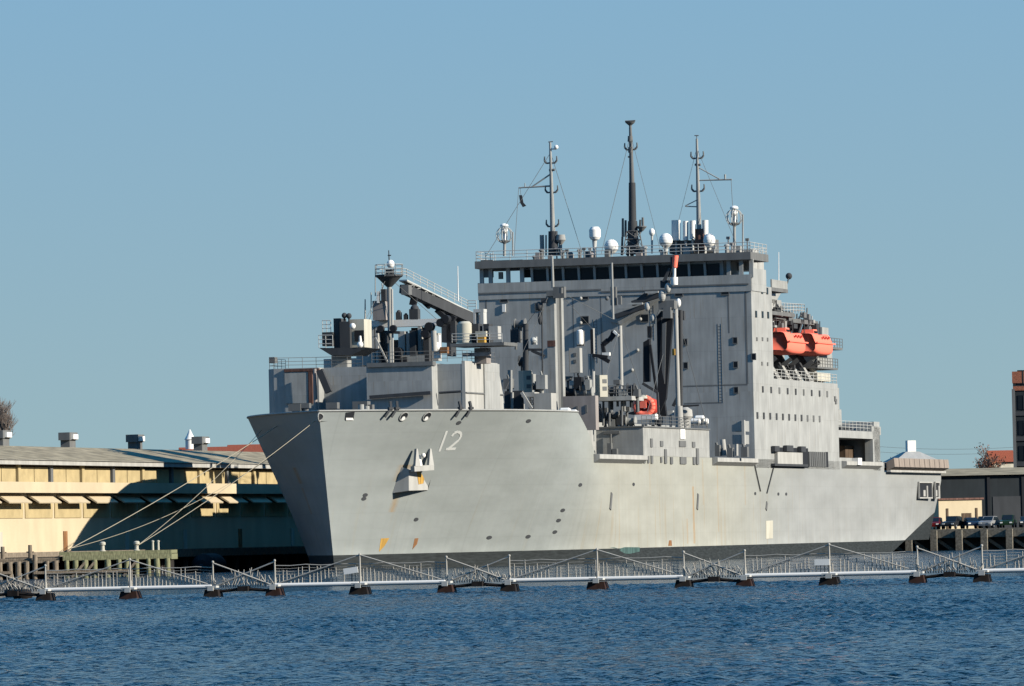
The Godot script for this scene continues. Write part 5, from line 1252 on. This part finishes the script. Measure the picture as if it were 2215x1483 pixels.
	s = st(); box(s, Vector3(36.8, 27.55, -13.62), Vector3(0.4, 0.75, 0.31)); add("crane_fitting", s, M.pale_grey, cr)
	s = st(); box(s, Vector3(36.8, 26.06, -14.18), Vector3(0.4, 1, 0.36)); add("crane_fitting", s, M.pale_grey, cr)
	s = st(); tube(s, Vector3(37, 29.67, -16.71), Vector3(37, 30.47, -16.67), 0.36, 0.42, 10); tube(s, Vector3(37, 30.47, -16.72), Vector3(37, 31.56, -16.75), 0.16, 0.16, 8); add("jib_tip", s, M.white, cr)
	s = st(); tube(s, Vector3(37, 31.56, -16.75), Vector3(37, 32.85, -16.88), 0.28, 0.34, 10); add("jib_end", s, M.orange, cr)
	s = st(); box(s, Vector3(36.65, 29.8, -15.58), Vector3(0.7, 0.8, 0.93)); beam(s, Vector3(37, 30.01, -15.53), Vector3(37, 31.48, -16.18), 0.3, 0.4, 0.15, 0.2); box(s, Vector3(36.85, 32.22, -16.43), Vector3(0.3, 1, 0.26)); add("jib_motor", s, M.dark_grey, cr)
	s = st(); tube(s, Vector3(31, 16.14, -15.25), Vector3(31, 27.71, -15.21), 0.26, 0.24, 10); var bp := add("boat_derrick", s, M.pale_grey, ship)
	s = st(); tube(s, Vector3(31, 22.28, -15), Vector3(31, 22.98, -14.99), 0.29, 0.29, 10); add("rust_band", s, M.rust_yellow, bp)
	s = st(); tube(s, Vector3(30.5, 16.14, -15.43), Vector3(30.5, 27.2, -15.64), 0.2, 0.24, 8); box(s, Vector3(30.2, 26.6, -15.7), Vector3(0.6, 1.01, 0.58)); beam(s, Vector3(30.5, 18.65, -15.54), Vector3(30.5, 16.77, -14.56), 0.25, 0.3); tube(s, Vector3(30, 16.76, -15.16), Vector3(30, 16.8, -17.34), 0.14, 0.1, 6); add("derrick_stay", s, M.dark_grey, bp)
	s = st(); dome(s, Vector3(31, 27.95, -15.53), 0.3, 0.5, -1.4, 8); add("derrick_head", s, M.white, bp)
	s = st(); lathe(s, Vector3(29.0, 14.35, -15.49), [[0.55, 0.0], [0.6, 0.9], [0.85, 1.3], [0.8, 2.0], [0.3, 2.3]], 12); lathe(s, Vector3(31, 14.35, -15.33), [[0.5, 0.0], [0.4, 2.4]], 10); add("derrick_base", s, M.pale_grey, bp)
	s = st(); rail(s, [Vector3(49.5, 14.37, -16.0), Vector3(21.2, 14.37, -16.0)], 1.1, 2.0, 0.04); add("side_railing", s, M.mid_grey, pb)
	# boxes against the house at the port side, lit from the side
	s = st(); box(s, Vector3(6.5, 14.81, -16.08), Vector3(3, 1.19, 1.3)); box(s, Vector3(6.5, 13.33, -16.09), Vector3(3, 1.04, 1.19)); add("stores_cage", s, M.grey, ship)
	s = st(); box(s, Vector3(7.95, 14.08, -16.8), Vector3(0.5, 2.8, 0.32)); tube(s, Vector3(8.2, 12.81, -16.02), Vector3(8.2, 11.51, -15.99), 0.2, 0.2, 6); tube(s, Vector3(9, 11.54, -14.75), Vector3(9, 13.35, -14.63), 0.35, 0.3, 8); add("cage_post", s, M.pale_grey, ship)
	for v in [[Vector3(9.6, 12.11, -14.22), Vector3(0.8, 1.24, 0.54)], [Vector3(9.6, 11.87, -15.65), Vector3(0.8, 1.03, 0.65)], [Vector3(9.6, 11.88, -17.3), Vector3(0.8, 1.14, 0.75)]]:
		s = st(); box(s, v[0], v[1]); tube(s, v[0], v[0] + Vector3(0, 0.9, 0.2), 0.2, 0.15, 8); add("deck_machinery", s, M.mid_grey, ship)

func aft(ship: Node3D) -> void:
	# portal at the after end of the house with a dark opening
	var s := st()
	var c0 := Vector3(-43.1, 15.16, -16.1)
	var xe := -65.01
	box(s, Vector3((-42.5 + xe) / 2, 14.5, -1.0), Vector3(-xe - 42.5, 0.9, 30.2))
	box(s, Vector3(xe + 2.0, 12.6, -15.6), Vector3(4.0, 4.8, 1.0)); box(s, Vector3(xe + 1.6, 13.2, -1.0), Vector3(3.2, 6.0, 30.2)); box(s, Vector3(-50.0, 11.0, 0.0), Vector3(15, 1.4, 30.0))
	var p := add("hangar", s, M.house_grey, ship)
	s = st(); box(s, Vector3(-63.11, 15.1, -15.1), Vector3(5.21, 1.03, 2)); add("hangar_post", s, M.grey, p)
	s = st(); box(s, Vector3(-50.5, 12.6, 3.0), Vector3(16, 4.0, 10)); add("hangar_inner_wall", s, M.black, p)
	s = st(); box(s, Vector3(-61.97, 12.47, -12), Vector3(9.73, 1.6, 3)); add("cargo_stack", s, M.brown, p)
	s = st(); rail(s, [Vector3(-43, 15.0, -15.9), Vector3(xe, 15.0, -15.9)], 1.1, 2.0, 0.05); add("hangar_railing", s, M.galvanised, p)
	s = st(); box(s, Vector3(-49.38, 15.29, -14.25), Vector3(2, 0.5, 1.5)); box(s, Vector3(-52.88, 15.24, -14.25), Vector3(3.02, 0.34, 1.5)); add("roof_fitting", s, M.dark_grey, p)
	s = st(); box(s, Vector3(-50.17, 11.21, -16.5), Vector3(2.03, 0.84, 0.8)); add("fairlead", s, M.white, p)
	# flight deck with its safety nets folded along the edge
	part_box("flight_deck", Vector3(-84.2, 10.9, 0), Vector3(33.0, 0.7, 31.8), M.mid_grey, ship)
	var nets := st()
	for i in 11:
		var x := -68.2 - i * 2.98
		prism(nets, [Vector3(x, 11.25, -16.15), Vector3(x, 11.75, -17.1), Vector3(x, 10.65, -17.2), Vector3(x, 10.2, -16.15)], Vector3(-2.7, 0, 0))
	add("safety_net", nets, M.net_brown, ship)
	var k := st(); beam(k, Vector3(-67.8, 10.15, -16.5), Vector3(-100.7, 10.15, -16.5), 0.5, 0.25); add("net_rail", k, M.pale_grey, ship)
	# house top aft, davit frames and platforms round the lifeboats
	s = st()
	for x in [-12.0, -19.5, -23.0, -30.5, -34.0]:
		s = st(); beam(s, Vector3(x, 20.5, -15.4), Vector3(x - 0.3, 24.0, -13.2), 0.5, 0.7); beam(s, Vector3(x - 0.3, 24.0, -13.2), Vector3(x, 28.0, -14.6), 0.45, 0.6); beam(s, Vector3(x, 20.6, -12.5), Vector3(x - 0.6, 23.0, -15.8), 0.35, 0.5)
		add("davit_frame", s, M.dark_grey, ship)
	s = st(); beam(s, Vector3(-10.5, 24.0, -13.1), Vector3(-39.0, 24.0, -13.1), 0.4, 0.5); var dv := add("davit_beam", s, M.dark_grey, ship)
	for x in [-13.5, -19.2, -24.6, -30.0, -35.0]:
		s = st(); prism(s, [Vector3(x, 20.55, -15.7), Vector3(x - 2.0, 20.55, -15.7), Vector3(x + 0.4, 22.2, -15.2), Vector3(x + 1.4, 22.2, -15.2)], Vector3(0, 0, 0.5)); add("davit_foot", s, M.pale_grey, dv)
	s = st(); beam(s, Vector3(-10.5, 27.7, -14.4), Vector3(-39.0, 27.7, -14.4), 0.6, 0.5); box(s, Vector3(-22, 28.3, -13.0), Vector3(16, 1.0, 1.5)); add("davit_head", s, M.mid_grey, dv)
	var r := RandomNumberGenerator.new(); r.seed = 71
	for i in 16:
		var v := Vector3(-11.5 - i * 1.75, r.randf_range(26.9, 29.0) - i * 0.02, r.randf_range(-15.0, -12.5))
		s = st(); box(s, v, Vector3(r.randf_range(0.6, 1.8), r.randf_range(0.3, 0.9), 0.7)); tube(s, v, v + Vector3(r.randf_range(-0.8, 0.8), r.randf_range(0.4, 1.2), 0), 0.1, 0.08, 5); tube(s, v, v - Vector3(0, 2.5, -1.0), 0.1, 0.1, 5)
		add("davit_gear", s, [M.dark_grey, M.mid_grey, M.grey, M.dark_grey][i % 4], dv)
	for v in [[Vector3(-41.12, 24.76, -14.5), Vector3(9.83, 0.28, 3)], [Vector3(-37.95, 22.28, -14.5), Vector3(10.73, 0.22, 3)], [Vector3(-18.59, 27.78, -13.5), Vector3(5.53, 0.32, 3)]]:
		s = st(); box(s, v[0], v[1]); var q := add("boat_platform", s, M.mid_grey, ship)
		s = st(); rail(s, [v[0] + Vector3(v[1].x * 0.5, 0.1, -1.5), v[0] + Vector3(-v[1].x * 0.5, 0.1, -1.5)], 1.1, 1.4, 0.05); tube(s, v[0] - Vector3(0, 0, 0), v[0] + Vector3(4.0, -2.0, 0), 0.12, 0.12, 5); add("platform_railing", s, M.mid_grey, q)
	s = st(); box(s, Vector3(-43.53, 26.12, -13.5), Vector3(3.43, 2.45, 2)); box(s, Vector3(-45.16, 23.46, -13), Vector3(7.87, 2.06, 2)); add("davit_housing", s, M.grey, ship)
	s = st(); box(s, Vector3(-35.86, 21.19, -15.5), Vector3(6.79, 0.99, 1)); add("raft_locker", s, M.cream, ship)
	s = st(); box(s, Vector3(-43, 18.78, -14.7), Vector3(3.95, 2.56, 2)); box(s, Vector3(-44.11, 16.48, -15.4), Vector3(1.98, 1.95, 1)); add("aft_wing", s, M.grey, ship)
	s = st(); rail(s, [Vector3(-10.2, 20.5, -16.0), Vector3(-42.4, 20.5, -16.0)], 1.1, 2.0, 0.05); add("boat_deck_railing", s, M.galvanised, ship)

# ---------------------------------------------------------------- loose things aboard
func lifeboat(at: Vector3, label: String) -> void:
	var o := thing("lifeboat", label, "lifeboat", aboard(at), "orange lifeboats under the davits")
	var s := st()
	s.set_smooth_group(0)
	var n := 20
	var k := 18
	var at_ring := func(i: int, j: int) -> Vector3:      # a fat rounded box that narrows at both ends
		var u := float(i) / n * 2.0 - 1.0
		var q := pow(maxf(0.0, 1.0 - pow(absf(u), 12.0)), 0.45)
		var a := TAU * j / k
		var up := signf(sin(a)) * pow(absf(sin(a)), 0.42)
		var side := signf(cos(a)) * pow(absf(cos(a)), 0.42)
		return Vector3(u * 4.9, (1.3 if up > 0.0 else 1.25) * up * q + (0.28 * pow(absf(u), 3.0)), 1.62 * side * q * (0.82 if up > 0.5 else 1.0))
	for i in n:
		for j in k:
			var v := [at_ring.call(i, j), at_ring.call(i + 1, j), at_ring.call(i + 1, j + 1), at_ring.call(i, j + 1)]
			var mid: Vector3 = (v[0] + v[2]) * 0.5
			var order := [0, 1, 2, 0, 2, 3]
			if ((v[2] - v[0]) as Vector3).cross(v[1] - v[0]).dot(Vector3(mid.x * 0.1, mid.y, mid.z)) < 0.0: order = [0, 2, 1, 0, 3, 2]
			for e in order: s.add_vertex(v[e])
	s.generate_normals()
	add("hull", s, M.orange, o)
	s = st(); box(s, Vector3(1.4, 1.5, 0), Vector3(2.2, 0.7, 1.6), Basis.IDENTITY, 0.85); var c := add("canopy_hatch", s, M.orange, o)
	s = st(); for x in [0.8, 1.4, 2.0]: box(s, Vector3(x, 1.52, -0.76), Vector3(0.4, 0.3, 0.08))
	add("hatch_window", s, M.black, c)
	s = st(); beam(s, Vector3(-4.7, 0.22, -1.68), Vector3(4.7, 0.22, -1.68), 0.12, 0.16); add("fender", s, M.orange, o)
	for x in [-4.1, 4.1]:
		s = st(); tube(s, Vector3(x, 1.2, 0), Vector3(x, 3.0, 0), 0.06, 0.06, 6); box(s, Vector3(x, 1.15, 0), Vector3(0.3, 0.5, 0.3)); add("fall_hook", s, M.dark_grey, o)
	for x in [-2.2, -0.8, 0.6]:
		s = st(); box(s, Vector3(x, 0.9, -1.50), Vector3(0.5, 0.28, 0.14), Basis(Vector3.RIGHT, -0.3)); add("side_window", s, M.red, o)

func deck_loads() -> void:
	lifeboat(Vector3(-19.51, 24.72, -15.2), "forward orange enclosed lifeboat, the one nearer the tall house")
	lifeboat(Vector3(-33.63, 24.91, -15.2), "after orange enclosed lifeboat, the one nearer the stern")
	# rescue boat standing on end in its cradle
	var o := thing("rescue_boat", "orange rescue boat with white keel in its cradle on the midships deck", "boat", aboard(Vector3(41, 15.88, -14.04)))
	var s := st()
	for i in 18:                                   # fat tube round the boat's rim, seen bow on
		var a := TAU * i / 18; var b := TAU * (i + 1) / 18
		tube(s, Vector3(0.0, 0.75 + 0.85 * sin(a), 0.95 * cos(a)), Vector3(0.0, 0.75 + 0.85 * sin(b), 0.95 * cos(b)), 0.34, 0.34, 8)
	add("tube_collar", s, M.orange, o)
	s = st(); lathe(s, Vector3(-3.2, 0.75, 0), [[0.9, 0.0], [1.0, 2.0], [0.8, 2.9], [0.3, 3.1]], 14, Vector3.RIGHT); add("hull", s, M.red, o)
	s = st(); box(s, Vector3(0.15, 0.95, 0), Vector3(0.5, 0.8, 0.7)); add("console", s, M.orange, o)
	s = st(); box(s, Vector3(0.1, 1.75, 0.1), Vector3(0.6, 0.35, 0.9)); dome(s, Vector3(0.3, 1.55, 0), 0.5, 0.4, 0.0, 10); add("bow_cover", s, M.cream, o)
	s = st(); box(s, Vector3(0.2, -0.45, -0.3), Vector3(1.2, 0.55, 2.3)); add("cradle", s, M.white, o)
	s = st(); prism(s, [Vector3(0.1, 0.0, 2.2), Vector3(0.1, -0.2, 0.9), Vector3(0.1, 0.25, 0.9)], Vector3(-0.8, 0, 0)); add("bow_fender", s, M.dark_grey, o); s = st(); beam(s, Vector3(-0.5, -1.2, -1.5), Vector3(-0.5, 2.2, -1.4), 0.2, 0.3); beam(s, Vector3(-0.5, 2.2, -1.4), Vector3(-0.4, 3.2, 0.2), 0.2, 0.3); add("davit", s, M.dark_grey, o)
	# white life raft canisters
	var spots := [Vector3(23.4, 15.18, -15.2), Vector3(19.89, 15.23, -15.2), Vector3(22.3, 15.49, -15.4), Vector3(70, 15.69, -13.31), Vector3(69, 15.5, -13.77)]
	var words := ["white life raft canister at the left of the three on the midships block", "white life raft canister at the right of the three on the midships block", "white life raft canister on top of the midships three", "white life raft canister left of two near the forecastle break", "white life raft canister right of two near the forecastle break"]
	for i in 5:
		var c := thing("life_raft_canister", words[i], "life raft", aboard(spots[i]), "white life raft canisters on deck")
		s = st(); lathe(s, Vector3(0, 0, -0.6), [[0.0, 0.0], [0.28, 0.05], [0.36, 0.2], [0.36, 1.0], [0.28, 1.15], [0.0, 1.2]], 12, Vector3.BACK); add("shell", s, M.white, c)
		s = st(); box(s, Vector3(0, -0.32, -0.3), Vector3(0.6, 0.3, 0.12)); box(s, Vector3(0, -0.32, 0.3), Vector3(0.6, 0.3, 0.12)); add("cradle", s, M.mid_grey, c)
	# stores lockers and a standing raft in front of the house
	var l := thing("stores_locker", "pale grey deck locker with dark markings below the white standing raft", "locker", aboard(Vector3(55, 20.02, -10.45)))
	s = st(); box(s, Vector3(0, 1.3, 0), Vector3(1.0, 2.6, 1.15)); add("body", s, M.pale_grey, l)
	for y in [1.2, 1.9]:
		s = st(); box(s, Vector3(0.52, y, -0.05), Vector3(0.06, 0.35, 0.3)); add("panel", s, M.mid_grey, l)
	s = st(); box(s, Vector3(0.53, 1.3, 0.56), Vector3(0.05, 2.4, 0.05)); add("hinge", s, M.mid_grey, l)
	var w := thing("standing_raft", "upright white rounded float on the locker before the house front", "life raft", aboard(Vector3(54.9, 22.92, -10.94)))
	s = st(); lathe(s, Vector3.ZERO, [[0.22, 0.0], [0.34, 0.1], [0.36, 0.3], [0.36, 1.3], [0.34, 1.5], [0.2, 1.62], [0.0, 1.64]], 14); add("shell", s, M.white, w)
	s = st(); box(s, Vector3(-0.3, 0.7, 0), Vector3(0.2, 1.6, 0.8)); add("backing", s, M.mid_grey, w)
	# black day shape hanging under the left yard
	var d := thing("signal_shape", "dark narrow pennant hanging below the left mast yard", "flag", aboard(Vector3(-4, 43.17, 12.02)))
	s = st(); tube(s, Vector3(0, 0, 0), Vector3(0, -0.9, -0.1), 0.025, 0.025, 4); add("halyard", s, M.mid_grey, d)
	s = st(); prism(s, [Vector3(0, -0.8, 0.12), Vector3(0, -0.8, -0.22), Vector3(0, -1.7, -0.38), Vector3(0, -1.75, 0.0)], Vector3(0.12, 0, 0)); prism(s, [Vector3(0, -1.7, 0.0), Vector3(0, -1.7, -0.4), Vector3(0, -2.05, -0.7), Vector3(0, -2.2, -0.3)], Vector3(0.14, 0, 0)); add("cloth", s, M.dark_grey, d)
	# the port anchor on its bolster
	var ac := hull_point(100.37, 10.18, 1.0)
	var an := thing("anchor", "white stockless anchor housed on the port bow under the number", "anchor", SX * Transform3D(Basis(Vector3.UP, -0.40), ac))
	s = st(); beam(s, Vector3(1.7, -0.05, 0.0), Vector3(-1.7, 0.1, -0.1), 0.6, 0.62); add("crown", s, M.pale_grey, an)
	for x in [1.1, -1.35]:
		s = st(); prism(s, [Vector3(x + 0.5, 0.2, 0.0), Vector3(x - 0.45, 0.2, 0.0), Vector3(x - 0.3, 2.2, 0.25), Vector3(x - 0.1, 2.25, 0.25)], Vector3(0, 0.05, -0.35)); add("fluke", s, M.pale_grey, an)
	an.scale = Vector3(0.85, 0.85, 0.85)
	s = st(); beam(s, Vector3(0, 0.1, 0.2), Vector3(-0.4, 1.7, 0.9), 0.4, 0.4); dome(s, Vector3(-0.4, 1.5, 0.1), 0.28, 0.28, -1.4, 8); add("shank", s, M.white, an)

func rope(label: String, a: Vector3, b: Vector3, sag: float, r: float) -> void:
	var s := st()
	var n := 24
	for i in n:
		var f0 := float(i) / n; var f1 := float(i + 1) / n
		tube(s, a.lerp(b, f0) - Vector3(0, 4 * sag * f0 * (1 - f0), 0), a.lerp(b, f1) - Vector3(0, 4 * sag * f1 * (1 - f1), 0), r, r, 6)
	var o := add("mooring_line", s, M.rope)
	tag(o, label, "rope", "mooring lines from the bow to the pier")

func moorings() -> void:
	var e1 := Vector3(-34.56, 2.82, -560.8)
	var e2 := Vector3(-40.88, 2.58, -560.8)
	rope("thick mooring line from the upper starboard bow chock down to the far pier post", SX * Vector3(101.5, 14.61, 6.97), e2, 0.35, 0.036)
	rope("mooring line from the stem chock down to the white bollard", SX * Vector3(109.8, 14.65, 0.7), e1, 0.4, 0.030)
	rope("steep mooring line from the bow flare down to the white bollard", SX * Vector3(98, 14.05, 10.21), e1 + Vector3(0.15, 0.1, 0), 0.5, 0.026)
	rope("slack flatter mooring line from the bow flare to the far pier post", SX * Vector3(97, 11.51, 9.44), e2 + Vector3(0.25, 0.15, 0), 1.1, 0.025)

# ---------------------------------------------------------------- floating barrier in front
func barrier() -> void:
	var from := Vector3(-24.05, 0, -314.0)
	var dir := Vector3(46.87, 0, 12.0).normalized()
	var turn := atan2(-dir.z, dir.x)
	# along: metres from the first pontoon; each module has end, middle and end floats
	var mods := [[-12.4, -7.9, -3.4], [0.0, 4.53, 8.93], [12.2, 16.67, 21.18], [24.44, 28.96, 33.38], [36.48, 40.75, 45.16], [48.38, 52.85, 57.2]]
	var words := ["floating barrier section out of frame left of the timber pier", "floating barrier section in front of the timber pier, at left", "floating barrier section with a white sign in front of the ship's stem", "floating barrier section before the ship's side amidships", "floating barrier section with a white sign before the after hull", "floating barrier section before the quay columns at the right edge"]
	for m in mods.size():
		var g: Array = mods[m]
		var o := thing("floating_barrier", words[m], "barrier", Transform3D(Basis(Vector3.UP, turn), from + dir * g[0]), "floating security barrier sections")
		var r := RandomNumberGenerator.new(); r.seed = 100 + m
		var L: float = g[2] - g[0]
		for k in 3:
			var x: float = g[k] - g[0]
			var w := 1.15 if k == 1 else 0.95
			var s := st(); box(s, Vector3(x, 0.10, 0), Vector3(w * 0.95, 0.62, 1.0), Basis(Vector3.BACK, r.randf_range(-0.05, 0.05)), 0.74)
			var pt := add("pontoon", s, M.buoy if (m + k) % 2 else M.buoy_red, o)
			s = st(); box(s, Vector3(x + 0.1, 0.55, 0.55), Vector3(w * 0.62, 0.10, 0.5)); box(s, Vector3(x + 0.1, 0.46, 0.82), Vector3(0.3, 0.22, 0.06)); add("deck_plate", s, M.galvanised, pt)
			s = st()
			var h: float = 2.02 if k == 1 else 1.8
			tube(s, Vector3(x, 0.4, 0), Vector3(x, h, 0), 0.06 if k == 1 else 0.05, 0.04, 8); tube(s, Vector3(x, 0.4, 0), Vector3(x, 0.95, 0), 0.08, 0.07, 8); dome(s, Vector3(x, h, 0), 0.07, 0.07, -1.2, 8)
			add("mast_post", s, M.pale_metal, o)
		for k in 2:
			var xa: float = g[k] - g[0]; var xb: float = g[k + 1] - g[0]
			var s := st(); tube(s, Vector3(xa + 0.05, 0.55, 0.15), Vector3(xb - 0.05, 0.55, 0.15), 0.115, 0.115, 10); add("boom", s, M.boom_white, o)
			s = st()
			if k == 0: tube(s, Vector3(xb, 2.0, 0), Vector3(xa + 0.15, 0.65, 0), 0.036, 0.036, 6)
			else: tube(s, Vector3(xa, 2.0, 0), Vector3(xb - 0.15, 0.65, 0), 0.036, 0.036, 6)
			add("diagonal_brace", s, M.pale_metal, o)
		# pickets and netting, far too fine to pick apart
		var s := st()
		var x := 0.2
		while x < L:
			if r.randf() < 0.12:
				x += 0.2
				continue
			var h := r.randf_range(1.05, 1.6)
			tube(s, Vector3(x, 0.6, -0.1), Vector3(x + r.randf_range(-0.03, 0.03), h, -0.1), 0.026, 0.02, 4)
			if r.randf() < 0.35: tube(s, Vector3(x, 0.6, -0.1), Vector3(x, r.randf_range(0.8, 1.1), -0.1), 0.035, 0.03, 4)
			x += 0.2
		var xv := 0.05
		while xv < L:
			beam(s, Vector3(xv, 0.58, -0.12), Vector3(xv, 1.3 + 0.12 * sin(xv * 2.1 + m), -0.12), 0.012, 0.012)
			xv += 0.085
		for k in 11:
			beam(s, Vector3(0.0, 0.66 + k * 0.06, -0.13), Vector3(L, 0.66 + k * 0.06, -0.13), 0.01, 0.01)
		for y in [0.8, 0.95, 1.1, 1.25, 1.4, 1.55]:
			var xx := 0.0
			while xx < L - 0.01:
				tube(s, Vector3(xx, y - 0.03 * sin(xx * 3.0), -0.1), Vector3(minf(xx + 0.8, L), y - 0.03 * sin(xx * 3.0 + 2.4), -0.1), 0.011 if y < 1.5 else 0.022, 0.011 if y < 1.5 else 0.022, 4)
				xx += 0.8
		var nt := add("netting", s, M.net, o); nt.set_meta("kind", "stuff")
		# the hinge to the next section: net gathered in folds over a rubber link
		if m < mods.size() - 1:
			var gap: float = mods[m + 1][0] - g[2]
			s = st(); tube(s, Vector3(L + 0.3, 0.3, 0), Vector3(L + gap * 0.5, 0.42, 0.0), 0.07, 0.09, 8); tube(s, Vector3(L + gap * 0.5, 0.42, 0.0), Vector3(L + gap - 0.3, 0.3, 0), 0.09, 0.07, 8); box(s, Vector3(L + gap * 0.5, 0.42, 0.1), Vector3(0.55, 0.26, 0.4))
			add("rubber_link", s, M.buoy, o)
			s = st()
			var k := 0.25
			while k < gap:
				var low := 0.45 + 0.5 * sin(PI * k / gap)
				tube(s, Vector3(L + k, 0.5, -0.1), Vector3(L + k + r.randf_range(-0.2, 0.2), low + r.randf_range(0.1, 0.55), r.randf_range(-0.2, 0.3)), 0.03, 0.02, 4)
				tube(s, Vector3(L + k, 0.62, 0.1), Vector3(L + k + r.randf_range(-0.3, 0.3), r.randf_range(0.7, 1.1), 0.1), 0.025, 0.025, 4)
				k += 0.13
			tube(s, Vector3(L, 1.75, 0), Vector3(L + gap * 0.5, 1.15, 0), 0.04, 0.04, 5); tube(s, Vector3(L + gap * 0.5, 1.15, 0), Vector3(L + gap, 1.75, 0), 0.04, 0.04, 5)
			tube(s, Vector3(L + 0.2, 0.6, 0.1), Vector3(L + gap * 0.5, 1.15, 0.1), 0.05, 0.05, 5); tube(s, Vector3(L + gap * 0.5, 1.15, 0.1), Vector3(L + gap - 0.2, 0.6, 0.1), 0.05, 0.05, 5)
			add("hinge_net", s, M.net, o).set_meta("kind", "stuff")
		if m == 2 or m == 4:
			var sx: float = (g[1] - g[0]) - (0.45 if m == 2 else 0.35)
			s = st(); box(s, Vector3(sx, 1.22 if m == 2 else 1.15, 0.12), Vector3(0.75, 0.3, 0.04), Basis(Vector3.BACK, 0.12 if m == 2 else 0.0)); add("white_sign", s, M.white, o)
	# low dark mooring buoys at the left edge
	for i in 2:
		var b := thing("mooring_buoy", ["black mooring buoy low in the water at the left edge of the photo", "smaller black buoy beside the leftmost barrier float"][i], "buoy", Transform3D(Basis.IDENTITY, [Vector3(-28.47, 0, -347.81), Vector3(-26.22, 0, -326.3)][i]))
		var s := st(); lathe(s, Vector3(0, -0.2, 0), [[0.0, 0.0], [0.4, 0.1], [0.55, 0.4], [0.4, 0.75], [0.0, 0.85]], 14); add("float", s, M.buoy, b)
		s = st(); tube(s, Vector3(0, 0.6, 0), Vector3(0, 0.85, 0), 0.08, 0.08, 6); add("ring", s, M.dark_grey, b)
